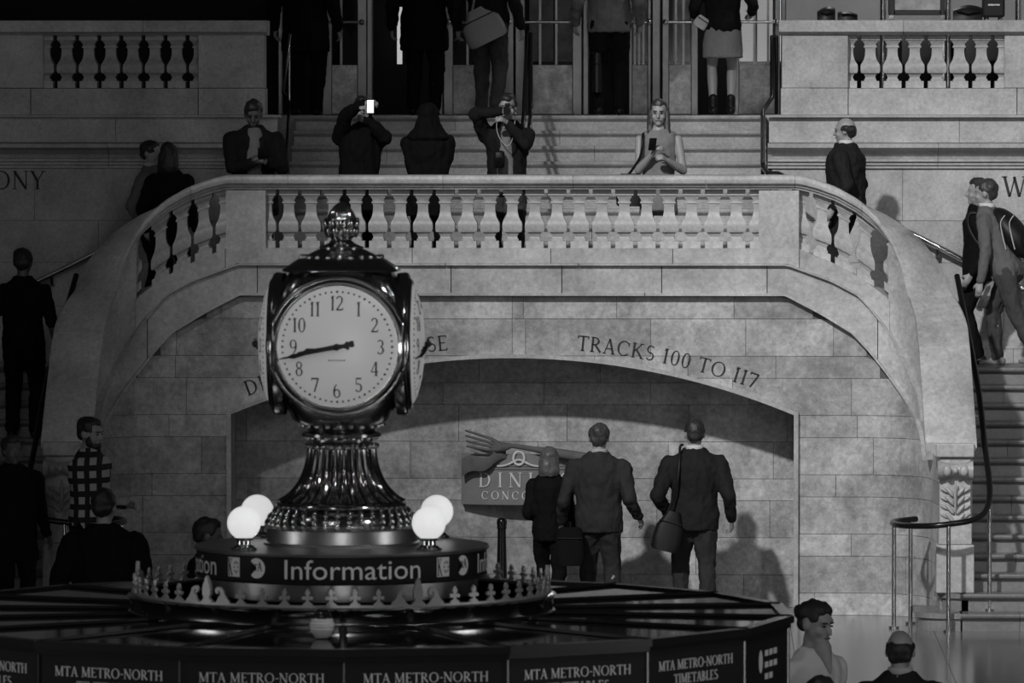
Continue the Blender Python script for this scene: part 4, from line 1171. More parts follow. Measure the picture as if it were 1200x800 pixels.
# dark seat added behind the right balustrade to make its gaps black
be = empty('added_bench', (4.0, 61.0, ZU), 'dark upholstered seat added to blacken the gaps of the right upper balustrade', 'added_bench')
MB().box(2.75, 5.3, 60.75, 61.25, ZU + .38, ZU + .48, .03).build('seat', 'leather', be, 40)
for k in range(4):
    a_ = 2.75 + 2.55 * k / 4
    MB().box(a_ + .005, a_ + 2.55 / 4 - .005, 60.66, 60.74, ZU + .06, ZU + .78, .025).build('backrest_panel', 'leather', be, 40)
for a_ in (2.85, 4.0, 5.2):
    for y_ in (60.80, 61.2): MB().box(a_ - .025, a_ + .025, y_ - .025, y_ + .025, ZU, ZU + .38).build('leg', 'bronze', be)

# ================================================================== people
JOBS = []
def _cap(a, b, ra, rb, n=12, k=4, flat=None):
    a, b = Vector(a), Vector(b); t = (b - a); L = t.length
    if L < 1e-6: t = Vector((0, 0, 1)); L = 1e-6
    t.normalize(); x = t.orthogonal().normalized()
    if flat is not None:
        x = (flat[0] - t * flat[0].dot(t)).normalized()
    y = t.cross(x); fy = flat[1] if flat is not None else 1.0
    rs = []
    for i in range(k + 1):
        q = -PI / 2 + PI / 2 * i / k; q = max(q, -PI / 2 + .03)
        rs.append((a + t * (math.sin(q) * ra), ra * math.cos(q)))
    for i in range(k + 1):
        q = PI / 2 * i / k; q = min(q, PI / 2 - .03)
        rs.append((b + t * (math.sin(q) * rb), rb * math.cos(q)))
    mb = MB(); mb.rings([[c + (x * math.cos(2 * PI * j / n) + y * (fy * math.sin(2 * PI * j / n))) * r for j in range(n)] for c, r in rs])
    return mb.v, mb.f
def _ell(c, r, rot=None, u=18, v=12):
    mb = MB().ball((0, 0, 0), r, u, v); M = rot or Matrix.Identity(3)
    return [tuple(Vector(c) + M @ Vector(p)) for p in mb.v], mb.f
def _loft(rings, n=22):
    mb = MB(); mb.rings([[(c[0] + rx * math.cos(2 * PI * j / n), c[1] + ry * math.sin(2 * PI * j / n), c[2]) for j in range(n)] for c, rx, ry in rings])
    return mb.v, mb.f
def soft(name, prims, xf, voxel, mat, parent, smooth=4, wrinkle=0.0, seed=0):
    """union of closed shapes -> one continuous surface (voxel remesh, smoothed)"""
    mb = MB()
    for v, f in prims: mb.add([xf(p) for p in v], f)
    o = mb.build(name, mat, parent)
    m = o.modifiers.new('r', 'REMESH'); m.mode = 'VOXEL'; m.voxel_size = voxel; m.use_smooth_shade = True
    if smooth:
        s_ = o.modifiers.new('s', 'SMOOTH'); s_.iterations = smooth; s_.factor = .5
    JOBS.append((o, wrinkle, seed)); return o
def ik(S, T, l1, l2, pole):
    S, T = Vector(S), Vector(T); d = T - S; L = min(max(d.length, abs(l1 - l2) + .005), (l1 + l2) * .995); u = d.normalized(); T = S + u * L
    a = (l1 * l1 - l2 * l2 + L * L) / (2 * L); h = math.sqrt(max(0, l1 * l1 - a * a))
    p = Vector(pole); p = p - u * p.dot(u)
    p = p.normalized() if p.length > 1e-5 else u.orthogonal().normalized()
    return S + u * a + p * h, T
PN = [0]
def person(label, px, Y, ground, top, face=0, hy=0, hp=0, hands=None, poles=None, feet=None, lean=(0, 0), bw=1.0,
           skin='skin', hair='short', hmat='hair_dark', outfit=None, vox=.0105, cv=.014, facedet=False, curl=.5, group=None, X=None, H=None, knees=None, shoes='leather', hdir=None, bd=1.0):
    PN[0] += 1; sd = PN[0] * 13.7
    X = xat(px, Y, top) if X is None else X
    if H is None: H = zat(top, Y) - ground
    o = empty('person', (X, Y, ground), label, 'person', group)
    a = math.radians(face); fv = Vector((math.sin(a), -math.cos(a), 0)); rv = Vector((math.cos(a), math.sin(a), 0)); base = Vector((X, Y, ground))
    def xf(p): return base + (rv * p[0] + fv * p[1] + Vector((0, 0, p[2]))) * H
    hands = hands or {}; feet = feet or {}; poles = poles or {}; knees = knees or {}; outfit = outfit or {}; hdir = hdir or {}
    def sh(z):
        k = max(0, min(1.7, (z - .53) / .29)); return Vector((lean[0] * k, lean[1] * k, 0))
    def T3(x, y, z): return Vector((x, y, z)) + sh(z)
    # ---- skeleton
    sh_x = .112 * bw; arm = {}; leg = {}
    for s in (-1, 1):
        S = T3(s * sh_x, 0, .778)
        Tg = Vector(hands[s]) if s in hands else T3(s * (.155 * bw + .01), .025, .49)
        pole = Vector(poles.get(s, (s * .2, -1, -.1) if s not in hands else ((s * .15, -1, 0) if hands[s][2] < .63 else (s * .7, -.1, -1))))
        E, W = ik(S, Tg, .175, .150, pole); arm[s] = (S, E, W)
        Hp = Vector((s * .05, 0, .515)); Fp = Vector(feet.get(s, (s * .062, 0, .045)))
        K, A = ik(Hp, Fp, .245, .245, Vector(knees.get(s, (s * .1, 1, 0)))); leg[s] = (Hp, K, A)
    HR = Matrix.Rotation(math.radians(hy), 3, 'Z') @ Matrix.Rotation(math.radians(-hp), 3, 'X')
    piv = Vector((0, 0, .875)); hs = sh(.875)
    HS_ = 1.11
    def hx(p):
        q = Vector((p[0] * HS_, p[1] * HS_, 1.0 + (p[2] - 1.0) * HS_))
        return HR @ (q - piv) + piv + hs
    def hell(c, r): return _ell(hx(c), tuple(q * HS_ for q in r), HR)
    def hcap(p, q, r0, r1): return _cap(hx(p), hx(q), r0 * HS_, r1 * HS_)
    # ---- body
    B = [_loft([(T3(0, 0, .475), .075 * bw, .055), (T3(0, -.006, .52), .094 * bw, .066), (T3(0, 0, .58), .085 * bw, .058), (T3(0, .004, .63), .078 * bw, .055), (T3(0, .006, .70), .095 * bw, .064), (T3(0, .004, .76), .098 * bw, .062), (T3(0, -.004, .80), .084 * bw, .048), (T3(0, -.008, .83), .058 * bw, .042), (T3(0, -.006, .85), .038, .036)])]
    B.append(_cap(T3(0, -.010, .81), hx((0, -.006, .89)), .036, .031))
    B += [hell((0, -.004, .948), (.0415, .052, .051)), hell((0, .012, .912), (.034, .037, .041)), hell((0, .036, .882), (.016, .013, .012)),
          hcap((0, .047, .94), (0, .0585, .917), .005, .0085), hcap((-.02, .040, .951), (.02, .040, .951), .008, .008), hell((-.02, .033, .916), (.014, .013, .013)), hell((.02, .033, .916), (.014, .013, .013)),
          hcap((-.009, .0455, .899), (.009, .0455, .899), .0055, .0055), hell((-.042, -.006, .93), (.006, .012, .017)), hell((.042, -.006, .93), (.006, .012, .017))]
    for s in (-1, 1):
        S, E, W = arm[s]
        B += [_cap(S, E, .029 * bw, .023), _cap(E, E + (W - E) * .35, .025, .024), _cap(E + (W - E) * .35, W, .024, .016)]
        d = (W - E).normalized() if s not in hdir else Vector(hdir[s]).normalized()
        pn = Vector((-s, .25, 0)); pn = (pn - d * pn.dot(d)); pn = pn.normalized() if pn.length > 1e-3 else d.orthogonal()
        if abs(d.z) < .6: pn = Vector((0, 0, -1)) if s not in hands else Vector((-s, 0, -.3)); pn = (pn - d * pn.dot(d)).normalized()
        lt = d.cross(pn) * (1 if s > 0 else -1)         # towards the thumb
        Pm = W + d * .028
        B.append(_cap(W, W + d * .045, .017, .021, flat=(lt, .55)))
        cr = curl if not isinstance(curl, dict) else curl.get(s, .5)
        for j, (o_, fl_) in enumerate(((.0155, .044), (.0055, .049), (-.0048, .046), (-.0145, .036))):
            k0 = W + d * .052 + lt * o_; d1 = (d * math.cos(cr * .9) + pn * math.sin(cr * .9)).normalized(); k1 = k0 + d1 * fl_ * .55
            d2 = (d * math.cos(cr * 2.2) + pn * math.sin(cr * 2.2)).normalized(); k2 = k1 + d2 * fl_ * .5
            B += [_cap(k0 - d * .012, k1, .0056, .0052, 8, 3), _cap(k1, k2, .0052, .0044, 8, 3)]
        th0 = W + d * .014 + lt * .012; th1 = th0 + (lt * .8 + d * .75 + pn * .35).normalized() * .026; th2 = th1 + (d * .9 + pn * .5 * (1 + cr) + lt * .1).normalized() * .022
        B += [_cap(th0, th1, .0075, .0062, 8, 3), _cap(th1, th2, .0062, .005, 8, 3)]
        Hp, K, A = leg[s]
        B += [_cap(Hp, K, .052 * bw, .030), _cap(K, K + (A - K) * .30 + Vector((0, -.006, 0)), .029, .031), _cap(K + (A - K) * .30 + Vector((0, -.006, 0)), A, .031, .020), _cap(A, A + Vector((0, .0, -.02)), .021, .02), _cap(A + Vector((0, -.02, -.028)), A + Vector((0, .085, -.032)), .018, .013)]
    if outfit.get('vneck'): B.append(_cap(T3(0, .040, .842), T3(0, .083, .765), .034, .005))
    body = soft('body', B, xf, vox, skin, o, 3)
    # ---- face details
    if facedet:
        for s in (-1, 1):
            e = MB().add(*hell((s * .0165, .0475, .9355), (.0062, .0032, .0030))); e.v = [xf(p) for p in e.v]; e.build('eye', 'eye_dark', o, 180)
            e = MB().add(*hcap((s * .0085, .0515, .9455), (s * .0245, .0465, .9455), .0026, .002)); e.v = [xf(p) for p in e.v]; e.build('eyebrow', hmat, o, 180)
        e = MB().add(*hcap((-.0105, .0505, .8995), (.0105, .0505, .8995), .0028, .0028)); e.v = [xf(p) for p in e.v]; e.build('mouth', 'lip', o, 180)
    # ---- hair
    HP = []
    if hair in ('short', 'long', 'pulled', 'cap'):
        HP = [hell((0, -.0125, .9585), (.0462, .0535, .0465)), hell((0, -.032, .935), (.0395, .03, .036)), hell((0, .010, .978), (.034, .036, .0255))]
        if hair == 'short': HP += [hell((-.0405, -.006, .952), (.007, .02, .02)), hell((.0405, -.006, .952), (.007, .02, .02))]
    if hair == 'balding': HP = [hell((0, -.022, .937), (.0438, .0385, .034)), hell((0, -.030, .918), (.036, .026, .024)), hell((-.0395, -.008, .945), (.0065, .024, .018)), hell((.0395, -.008, .945), (.0065, .024, .018))]
    if hair == 'long':
        for s in (-1, 1): HP += [_cap(hx((s * .036, -.006, .95)), hx((s * .043, .002, .87)), .019, .021), _cap(hx((s * .043, .002, .87)), T3(s * .056, .045, .76), .021, .014)]
        HP += [_loft([(hx((0, -.030, .94)), .047, .036), (hx((0, -.036, .89)), .055, .036), (T3(0, -.05, .83), .062, .034), (T3(0, -.06, .77), .052, .026)])]
    if hair == 'bob':
        HP = [hell((0, -.012, .957), (.049, .055, .050)), _loft([(hx((0, -.018, .95)), .056, .052), (hx((0, -.024, .91)), .061, .050), (hx((0, -.028, .87)), .064, .046), (hx((0, -.028, .845)), .055, .038)])]
    if hair == 'pulled': HP += [hell((0, -.066, .955), (.020, .02, .022))]
    if hair == 'hood': HP = [hell((0, -.012, .95), (.056, .062, .06)), _loft([(hx((0, -.02, .94)), .06, .056), (T3(0, -.02, .87), .08, .06), (T3(0, -.02, .81), .13, .075), (T3(0, -.02, .79), .11, .06)])]
    if hair == 'beard': HP = []
    if outfit.get('beard'): soft('beard', [hell((0, .030, .888), (.027, .023, .022)), hell((-.027, .012, .905), (.010, .018, .024)), hell((.027, .012, .905), (.010, .018, .024))], xf, .0085, hmat, o, 2, .003, sd)
    if HP: soft('hair', HP, xf, .0085, hmat, o, 2, .005, sd)
    # ---- clothing
    def torso(ze, wx, dy, neck=.838, flare=0.0):
        rr = [(ze, .100 + flare, .078 + flare * .6), (.53, .104, .080), (.60, .096, .073), (.66, .099, .074), (.72, .108, .078), (.77, .114, .076), (.80, .106, .064), (.825, .077, .052), (.845, .055, .046), (neck + .022, .044, .043)]
        rr = [r_ for i, r_ in enumerate(rr) if i == 0 or r_[0] > ze + .015]
        return [_loft([(T3(0, -.002, z_), (x_ * wx) * bw, y_ * dy * bd) for z_, x_, y_ in rr])]
    def sleeves(r0, r1, r2, upto=1.0):
        out = []
        for s in (-1, 1):
            S, E, W = arm[s]; d = (W - E)
            out += [_cap(S + Vector((-s * .005, 0, -.002)), E, r0 * bw * .93, r1)]
            if upto > .05: out += [_cap(E, E + d * (upto * .93), r1, r2)]
        return out
    tp = outfit.get('top'); tm = outfit.get('tmat', 'suit')
    if tp == 'jacket': soft('jacket', torso(.45, 1.06, 1.08) + sleeves(.047, .036, .027), xf, cv, tm, o, 4, .0055, sd)
    if tp == 'coat': soft('coat', torso(.36, 1.12, 1.15, flare=.012) + sleeves(.050, .040, .030), xf, cv, tm, o, 4, .006, sd)
    if tp == 'shirt': soft('shirt', torso(.485, 1.05, 1.07) + sleeves(.043, .033, .026, outfit.get('sleeve', 1.0)), xf, cv, tm, o, 4, .0045, sd)
    if tp == 'tee': soft('shirt', torso(.49, .99, 1.0, .828) + sleeves(.042, .031, .028, 0), xf, cv, tm, o, 4, .004, sd)
    if tp == 'dress': soft('dress', torso(.36, .97, 1.0, .805, .02) + [_cap(T3(s * .07, .0, .80), T3(s * .05, .02, .74), .03, .03) for s in (-1, 1)], xf, cv, tm, o, 4, .004, sd)
    if 'front' in outfit:      # lighter garment seen between the open fronts
        w_ = outfit.get('fw', .045)
        soft('shirt_front', [_loft([(T3(0, .030, z_), w_ * kx, .062 + dy) for z_, kx, dy in ((.47, 1.15, -.002), (.55, 1.1, .0), (.62, 1.0, -.004), (.70, .95, .002), (.76, .85, .000), (.80, .75, -.010), (.83, .6, -.020), (.845, .5, -.026))])], xf, .010, outfit['front'], o, 3, .003, sd + 3)
    if 'collar' in outfit:
        soft('collar', [_loft([(T3(0, -.004, .85), .044, .043), (T3(0, -.004, .866), .0445, .045), (T3(0, -.003, .874), .042, .043)])], xf, .009, outfit['collar'], o, 2)
    bt = outfit.get('bottom', 'trousers'); bm_ = outfit.get('bmat', 'suit')
    if bt == 'trousers':
        q = [_loft([(Vector((0, -.004, .465)), .080 * bw, .066), (Vector((0, -.006, .51)), .101 * bw, .074), (T3(0, -.002, .57), .094 * bw, .068), (T3(0, 0, .605), .086 * bw, .062)])]
        for s in (-1, 1):
            Hp, K, A = leg[s]; q += [_cap(Hp + Vector((0, -.004, -.01)), K, .062 * bw, .045), _cap(K, A + (K - A) * .04, .045, .036)]
        soft('trousers', q, xf, cv, bm_, o, 4, .006, sd + 5)
    if bt == 'skirt':
        soft('skirt', [_loft([(Vector((0, 0, .335)), .118 * bw, .095), (Vector((0, 0, .42)), .114 * bw, .088), (Vector((0, -.004, .50)), .106 * bw, .08), (T3(0, 0, .57), .09 * bw, .066), (T3(0, 0, .60), .085 * bw, .062)])], xf, cv, bm_, o, 4, .002, sd + 5)
    for s in (-1, 1):
        A = leg[s][2]; q = [_cap(A + Vector((0, -.024, -.024)), A + Vector((0, .03, -.024)), .024, .022), _cap(A + Vector((0, .02, -.029)), A + Vector((0, .09, -.033)), .02, .0155, flat=(Vector((1, 0, 0)), .8))]
        if shoes == 'boots': q.append(_cap(A + Vector((0, 0, -.02)), A + Vector((0, 0, .05)), .027, .027))
        zlo = A.z - .045
        q = [([(p[0], p[1], max(p[2], zlo + .001)) for p in map(tuple, v)], f) for v, f in q]
        soft('shoe', q, xf, .009, 'leather' if shoes in ('leather', 'boots') else shoes, o, 2)
    o['_'] = 0; del o['_']
    return dict(o=o, xf=xf, arm=arm, H=H, hx=hx, T3=T3)

def thing_mesh(name, label, cat, loc, parts, group=None):
    o = empty(name, loc, label, cat, group)
    for nm, mb, mat, sm in parts: mb.build(nm, mat, o, sm)
    return o
def hand_point(P, s, d=.06): S, E, W = P['arm'][s]; return P['xf'](W + (W - E).normalized() * d)
def phone(label, c, yaw, pitch, screen_front=False, lit='screen'):
    c = Vector(c); R = Matrix.Rotation(yaw, 3, 'Z') @ Matrix.Rotation(pitch, 3, 'X')
    def bx_(a, b, e, y0, y1):
        m = MB().box(-a, a, y0, y1, -b, b, e); m.v = [tuple(c + R @ Vector(p)) for p in m.v]; return m
    return thing_mesh('phone', label, 'phone', c, [('phone_body', bx_(.034, .068, .006, -.005, .005), 'leather', 30), ('phone_screen', bx_(.030, .058, 0, -.0065, -.0052) if screen_front else bx_(.030, .058, 0, .0052, .0065), lit, None)])
def shoulder_bag(label, c, w_, h_, dpt, mat, strap=None, taper=.85, name='shoulder_bag', yaw=0.0, roll=0.0):
    c = Vector(c); o = empty(name, c - Vector((0, 0, h_ / 2)), label, 'bag')
    R = Matrix.Rotation(yaw, 3, 'Z') @ Matrix.Rotation(roll, 3, 'Y')
    mb = MB(); rs = []
    for t, k in ((0, .86), (.06, 1.0), (.3, 1.02), (.6, .96), (.9, taper), (1, taper * .8)):
        z_ = (t - .5) * h_; ww, dd = w_ / 2 * k, dpt / 2 * (1.1 - .5 * t)
        rs.append([tuple(c + R @ Vector((ww * (abs(math.cos(q)) ** .55) * math.copysign(1, math.cos(q)), dd * (abs(math.sin(q)) ** .7) * math.copysign(1, math.sin(q)), z_))) for q in [2 * PI * j / 20 + .01 for j in range(20)]])
    mb.rings(rs).build('bag_body', mat, o, 50)
    fl = MB(); fl.tube([tuple(c + R @ Vector((x_, -dpt * .36 - .004, h_ * .22))) for x_ in (-w_ * .42, 0, w_ * .42)], .006, 6); fl.build('seam', 'leather', o)
    if strap: MB().tube(arcpts(strap, 5), .012, 6).build('strap', mat, o, 60)
    return o

# ---- on the landing behind the balustrade
p = person('man in open dark coat and pale top, head bent over a phone', 297, 57.3, ZL, 117, face=8, hp=24, hy=6, bw=1.12, skin='skin_dark', hair='short', hmat='hair_dark', facedet=True,
           hands={-1: (-.005, .165, .655), 1: (.045, .16, .665)}, poles={-1: (-.8, -.2, -1), 1: (.8, -.2, -1)}, outfit=dict(top='coat', tmat='coat_dark', front='mid_cloth', fw=.066, bmat='black_cloth'), curl=1.0)
phone('dark phone held by the man in the open coat', p['xf']((.03, .215, .70)), .1, .5, lit='eye_dark')
p = person('person in black jacket raising a lit phone before the face', 420, 57.3, ZL, 113, face=4, hp=-4, bw=1.08, skin='skin_pale', hair='short', hmat='hair_dark', lean=(.02, -.02),
           hands={-1: (.030, .195, .965), 1: (.045, .18, .885)}, poles={-1: (-1, -.1, .55), 1: (.9, .0, -1)}, outfit=dict(top='jacket', tmat='black_cloth', bmat='black_cloth'), curl=.9, hdir={-1: (.8, .25, .1), 1: (-.1, .4, .9)})
phone('bright-screened phone held up by the person in black jacket', p['xf']((.062, .235, .945)), -.05, -.1, True)
person('hooded figure in wide black coat, back turned to the balustrade', 502, 57.6, ZL, 122, face=178, bw=1.05, hair='hood', hmat='black_cloth', hands={1: (.06, .12, .62), -1: (-.06, .12, .62)}, outfit=dict(top='coat', tmat='black_cloth', bmat='black_cloth'))
p = person('photographer in open dark shirt over a grey top, aiming a camera', 594, 57.3, ZL, 110, face=-6, hp=4, bw=1.05, skin='skin', hair='short', hmat='hair_dark', lean=(.0, .0),
           hands={-1: (-.005, .155, .905), 1: (.028, .185, .845)}, poles={-1: (-1, .0, .12), 1: (.8, .1, -1)}, outfit=dict(top='jacket', tmat='coat_dark', front='mid_cloth', fw=.056, bmat='denim'), curl=1.0, hdir={-1: (.6, .6, .1), 1: (-.5, .6, .4)})
c = p['xf']((.022, .135, .915)); fvv = Vector((0, -1, 0))
thing_mesh('photo_camera', 'black camera with long lens at the photographer\'s face', 'camera', c, [
    ('body_shell', MB().box(c.x - .065, c.x + .065, c.y - .03, c.y + .03, c.z - .045, c.z + .04, .012), 'leather', 40),
    ('viewfinder', MB().box(c.x - .025, c.x + .025, c.y - .03, c.y + .03, c.z + .036, c.z + .062, .01), 'leather', 40),
    ('lens', MB().tube([c + fvv * .03, c + fvv * .07, c + fvv * .075 + Vector((0, 0, -.002)), c + fvv * .15 + Vector((0, 0, -.012))], [.036, .036, .032, .034], 20), 'leather', 30),
    ('strap', MB().tube(arcpts([c + Vector((-.07, -.01, -.01)), c + Vector((-.10, -.01, -.15)), c + Vector((-.07, -.03, -.26)), c + Vector((.0, -.04, -.33)), c + Vector((.05, -.03, -.25)), c + Vector((.075, .0, -.02))]), .0045, 6), 'light_cloth', 60)])
c2 = p['xf']((-.022, .14, .655))
thing_mesh('photo_camera', 'second black camera hanging on the photographer\'s chest', 'camera', c2, [('pouch', MB().box(c2.x - .05, c2.x + .05, c2.y - .05, c2.y + .03, c2.z - .09, c2.z + .07, .025), 'leather', 50), ('lens', MB().tube([c2 + Vector((0, -.04, -.02)), c2 + Vector((0, -.09, -.05))], .036, 16), 'leather', 40)])
p = person('woman with long fair hair in pale dress, typing on a phone', 772, 57.3, ZL, 117, face=-3, hp=2, bw=.95, skin='skin', hair='long', hmat='hair_brown', facedet=True,
           hands={-1: (-.025, .135, .705), 1: (.055, .14, .665)}, poles={-1: (-.45, -.3, -1), 1: (.45, -.3, -1)}, outfit=dict(top='dress', tmat='mid_cloth', bottom='none'), curl=1.0, vox=.009)
phone('dark phone in the pale-dressed woman\'s hand', p['xf']((-.022, .205, .755)), .2, .6, lit='eye_dark')
c = p['xf']((-.155, .03, .50))
shoulder_bag('black handbag with white papers at the pale-dressed woman\'s hip', c, .26, .30, .12, 'leather', [c + Vector((-.05, 0, .1)), p['xf']((-.10, .075, .68)), p['xf']((-.085, .055, .80)), p['xf']((-.085, -.05, .81))])
bg = bpy.context.scene.objects[-1]
person('balding man in dark suit, in profile on the right stair', 991, 58.2, 14 * RISE + .166 * 4, 138, face=-105, hp=2, bw=1.15, bd=1.35, skin='skin', hair='balding', hmat='hair_dark', facedet=True, outfit=dict(top='jacket', tmat='suit', bmat='suit', collar='white_cloth'))
person('person in grey jacket with white collar on the dark left stair', 177, 58.3, 14 * RISE + .166 * 3, 165, face=70, bw=.98, hair='short', outfit=dict(top='jacket', tmat='grey_cloth', collar='light_cloth', bmat='black_cloth'), skin='skin')
person('person in black beside the grey-jacketed one on the left stair', 199, 57.9, 14 * RISE + .166 * 3, 168, face=160, bw=1.0, hair='bob', hmat='hair_dark', outfit=dict(top='coat', tmat='black_cloth', bmat='black_cloth'), vox=.014)
person('dark figure seen from behind on the left steps, below the handrail', 27, 57.1, RISE * 10, 292, face=176, bw=1.05, skin='skin_dark', hair='short', outfit=dict(top='shirt', tmat='black_cloth', sleeve=.1, bmat='black_cloth'), vox=.014)
person('bearded man in plaid shirt at the left stair foot', 105, 54.0, 0, 490, face=62, hp=4, bw=1.05, skin='skin', hair='short', hmat='hair_dark', facedet=True, hands={-1: (-.05, .14, .62), 1: (.10, .13, .60)}, outfit=dict(top='shirt', beard=1, tmat='plaid', bmat='black_cloth'))
person('black-clothed figure in front of the plaid-shirted man', 122, 45.5, 0, 574, face=170, bw=1.2, hair='short', outfit=dict(top='coat', tmat='black_cloth', bmat='black_cloth'), vox=.014)
person('black-clothed figure at the left edge, below the stair', 14, 54.4, 0, 512, face=30, bw=1.15, skin='skin_dark', hair='short', outfit=dict(top='coat', tmat='black_cloth', bmat='black_cloth'), vox=.014)
person('dark-haired person just behind the left side of the kiosk', 243, 44.0, 0, 608, face=75, hy=-20, hp=6, bw=1.0, skin='skin_dark', hair='short', outfit=dict(top='coat', tmat='black_cloth', bmat='black_cloth'))
# ---- three walking under the arch
person('woman with shoulder-length hair in black jacket, walking away', 644, 55.95, 0, 524, face=172, bw=.92, hair='bob', hmat='hair_fair', hands={1: (.10, .10, .60), -1: (-.13, .06, .52)}, outfit=dict(top='jacket', tmat='black_cloth', bmat='black_cloth'), feet={1: (.05, .10, .045), -1: (-.05, -.12, .06)})
person('grey-haired man in dark grey suit, arms swinging, walking away', 702, 55.6, 0, 496, face=176, bw=1.12, hair='short', hmat='hair_grey', hands={1: (.195, .06, .50), -1: (-.20, .02, .525)}, poles={1: (.12, -1, 0), -1: (.12, -1, 0)}, outfit=dict(top='jacket', tmat='suit_grey', bmat='suit_grey', collar='light_cloth'), feet={1: (.06, .02, .045), -1: (-.065, -.06, .05)}, vox=.0095)
p = person('tall man in dark suit with a shoulder bag, walking away', 814, 55.7, 0, 491, face=183, bw=1.14, hair='short', hmat='hair_dark', hands={1: (.13, .05, .53), -1: (-.185, .03, .50)}, poles={1: (.7, -1, .1), -1: (-.1, -1, 0)}, outfit=dict(top='jacket', tmat='suit', bmat='suit_grey', collar='white_cloth'), feet={1: (.07, .06, .045), -1: (-.06, -.10, .05)}, vox=.0095)
c = at(784, 622, 55.55)
shoulder_bag('black flapped shoulder bag carried by the tall suited man', c, .26, .36, .14, 'leather', [c + Vector((-.02, -.02, .15)), at(792, 575, 55.52), at(796, 545, 55.55), at(797, 524, 55.65), at(800, 521, 55.73)], roll=.25, taper=.55)
c = at(668, 640, 55.4)
shoulder_bag('black bag hanging between the woman and the grey-suited man', c, .26, .34, .14, 'black_cloth', [c + Vector((0, 0, .15)), at(668, 612, 55.42), at(662, 622, 55.55)])
# ---- right stair
p = person('man with black backpack and pale shirt climbing the right steps', 1160, 58.15, RISE * 14, 221, face=-112, hy=-8, bw=1.08, skin='skin', hair='short', hmat='hair_brown', X=xat(1180, 58.15), H=1.74, lean=(0, .105), hands={-1: (-.16, .125, .44), 1: (.17, .09, .46)}, poles={-1: (-.3, -1, 0), 1: (.3, -1, 0)},
           feet={-1: (-.06, .075, .05), 1: (.06, -.20, .04)}, outfit=dict(top='shirt', tmat='grey_cloth', bmat='khaki', collar='white_cloth'), shoes='mid_cloth', vox=.0095)
X1 = p['xf']; TT = p['T3']
def X0(q): return X1(TT(*q))
bp = empty('backpack', X0((0, -.15, .66)), 'black backpack with pale piping on the climbing man', 'backpack')
def blob(name, c, r, rot, mat, par):
    m = MB(); v, f = _ell(c, r, rot); m.add([X0(q) for q in v], f); return m.build(name, mat, par, 180)
RL = Matrix.Rotation(math.radians(-20), 3, 'X')
blob('pack_body', (0, -.095, .715), (.092, .088, .142), RL, 'leather', bp); blob('pack_pocket', (0, -.165, .66), (.075, .045, .09), RL, 'black_cloth', bp)
for s in (-1, 1): MB().tube(arcpts([X0(q) for q in ((s * .06, -.02, .80), (s * .075, .075, .82), (s * .08, .11, .74), (s * .085, .07, .63), (s * .085, .0, .60))]), .016, 8).build('shoulder_strap', 'leather', bp, 60)
for k in (0, 1): MB().tube(arcpts([X0(q) for q in ((.088, -.06 - .05 * k, .63), (.098, -.07 - .05 * k, .70), (.088, -.08 - .05 * k, .77), (.066, -.11 - .05 * k, .81))]), .006, 6).build('piping', 'light_cloth', bp, 60)
person('dark-suited man behind the backpack wearer, looking left', 1146, 58.8, RISE * 14, 209, face=-95, hp=-2, bw=1.05, skin='skin', hair='short', hmat='hair_dark', outfit=dict(top='jacket', tmat='black_cloth', bmat='black_cloth'))
# ---- near the kiosk, lower right
person('woman with pulled-back dark hair and white V-neck blouse', 954, 36.0, 0, 703, face=42, hp=10, hy=-6, bw=.95, skin='skin', hair='pulled', hmat='hair_dark', facedet=True, outfit=dict(top='tee', vneck=1, tmat='white_cloth', bmat='coat_dark'), vox=.0095)
person('balding man in dark suit seen from behind, lower right', 1055, 35.2, 0, 737, face=176, hp=6, bw=1.12, skin='skin', hair='balding', hmat='hair_dark', outfit=dict(top='jacket', tmat='suit', bmat='suit', collar='light_cloth'), vox=.0095)
person('dark-haired person whose head top shows beside the kiosk', 962, 33.0, 0, 791, face=150, hair='short', outfit=dict(top='shirt', tmat='coat_dark', bmat='coat_dark'), vox=.014)
# ---- at the doors of the upper floor
p = person('person in jeans with a big grey shoulder bag at the doors', 572, 63.0, ZU, 0, H=1.80, face=168, bw=1.12, hair='long', hmat='hair_dark', outfit=dict(top='jacket', tmat='coat_dark', bmat='denim'), feet={1: (.05, .05, .045), -1: (-.06, -.06, .05)})
c = at(565, 30, 62.7)
shoulder_bag('large pale grey bag on the jeans wearer\'s back', c, .42, .36, .16, 'bag_grey', [c + Vector((-.1, 0, .15)), c + Vector((-.02, .05, .5)), c + Vector((.15, .2, .62))], roll=-.45, taper=.45)
p = person('man in mid-grey jacket and black trousers entering the doors', 714, 63.1, ZU, 0, H=1.86, face=180, bw=1.12, hair='short', outfit=dict(top='jacket', tmat='grey_cloth', bmat='black_cloth'), feet={1: (.055, -.05, .05), -1: (-.055, .06, .045)}, hands={1: (.185, .03, .50), -1: (-.165, .04, .50)})
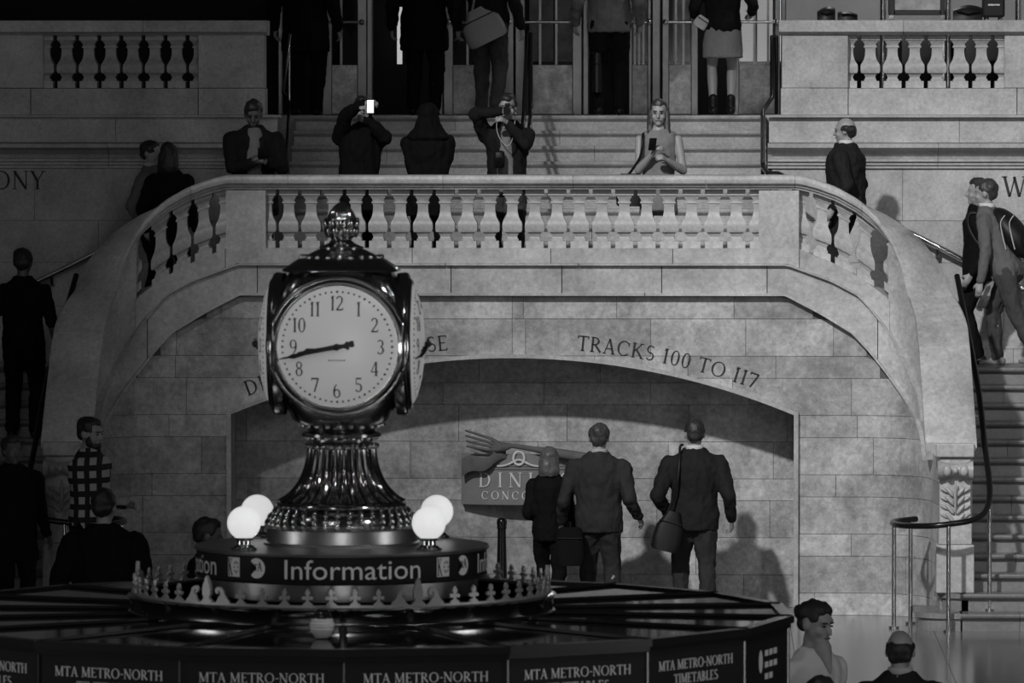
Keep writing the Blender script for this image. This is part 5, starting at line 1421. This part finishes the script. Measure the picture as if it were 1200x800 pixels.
c = at(700, 85, 63.0)
shoulder_bag('black briefcase bag in the grey-jacketed man\'s left hand', c, .10, .40, .3, 'leather', [c + Vector((0, -.05, .18)), at(692, 62, 63.0), c + Vector((0, .06, .18))])
p = person('woman in grey skirt and black ankle boots at the doors', 847, 62.9, ZU, 0, H=1.72, face=182, bw=1.02, skin='skin', hair='long', hmat='hair_brown', outfit=dict(top='shirt', tmat='black_cloth', bottom='skirt', bmat='mid_cloth'), shoes='boots', hands={-1: (-.17, .05, .60), 1: (.16, .08, .58)}, feet={1: (.055, .0, .05), -1: (-.05, .03, .05)})
c = at(822, 26, 62.8)
shoulder_bag('small pale clutch in the skirted woman\'s hand', c, .14, .12, .05, 'light_cloth', roll=.6)
person('black figure in the dark doorway left of the jeans wearer', 497, 63.3, ZU, 0, H=1.82, face=175, bw=1.12, hair='hood', hmat='black_cloth', outfit=dict(top='coat', tmat='black_cloth', bmat='black_cloth'), vox=.014)
person('black figure by the dark left door, near the bent handrail', 358, 63.2, ZU, 0, H=1.80, face=170, bw=1.12, hair='short', outfit=dict(top='coat', tmat='black_cloth', bmat='black_cloth'), vox=.014)

# ---- bake the soft shapes
bpy.context.view_layer.update()
dg = bpy.context.evaluated_depsgraph_get()
for ob, wr_, sd in JOBS:
    me = bpy.data.meshes.new_from_object(ob.evaluated_get(dg))
    old = ob.data; ob.modifiers.clear(); ob.data = me; me.name = ob.name; bpy.data.meshes.remove(old)
    if wr_:
        n = len(me.vertices); co = np.empty(n * 3, 'f'); me.vertices.foreach_get('co', co); co = co.reshape(-1, 3)
        no = np.empty(n * 3, 'f'); me.vertex_normals.foreach_get('vector', no); no = no.reshape(-1, 3)
        d = np.array([noise.noise((p_[0] * 16 + sd, p_[1] * 16, p_[2] * 9)) + .5 * noise.noise((p_[0] * 34, p_[1] * 34 + sd, p_[2] * 22)) for p_ in co.tolist()], 'f')
        co = co + no * (d * wr_ * 2.6)[:, None]; me.vertices.foreach_set('co', co.ravel()); me.update()
    me.shade_smooth()
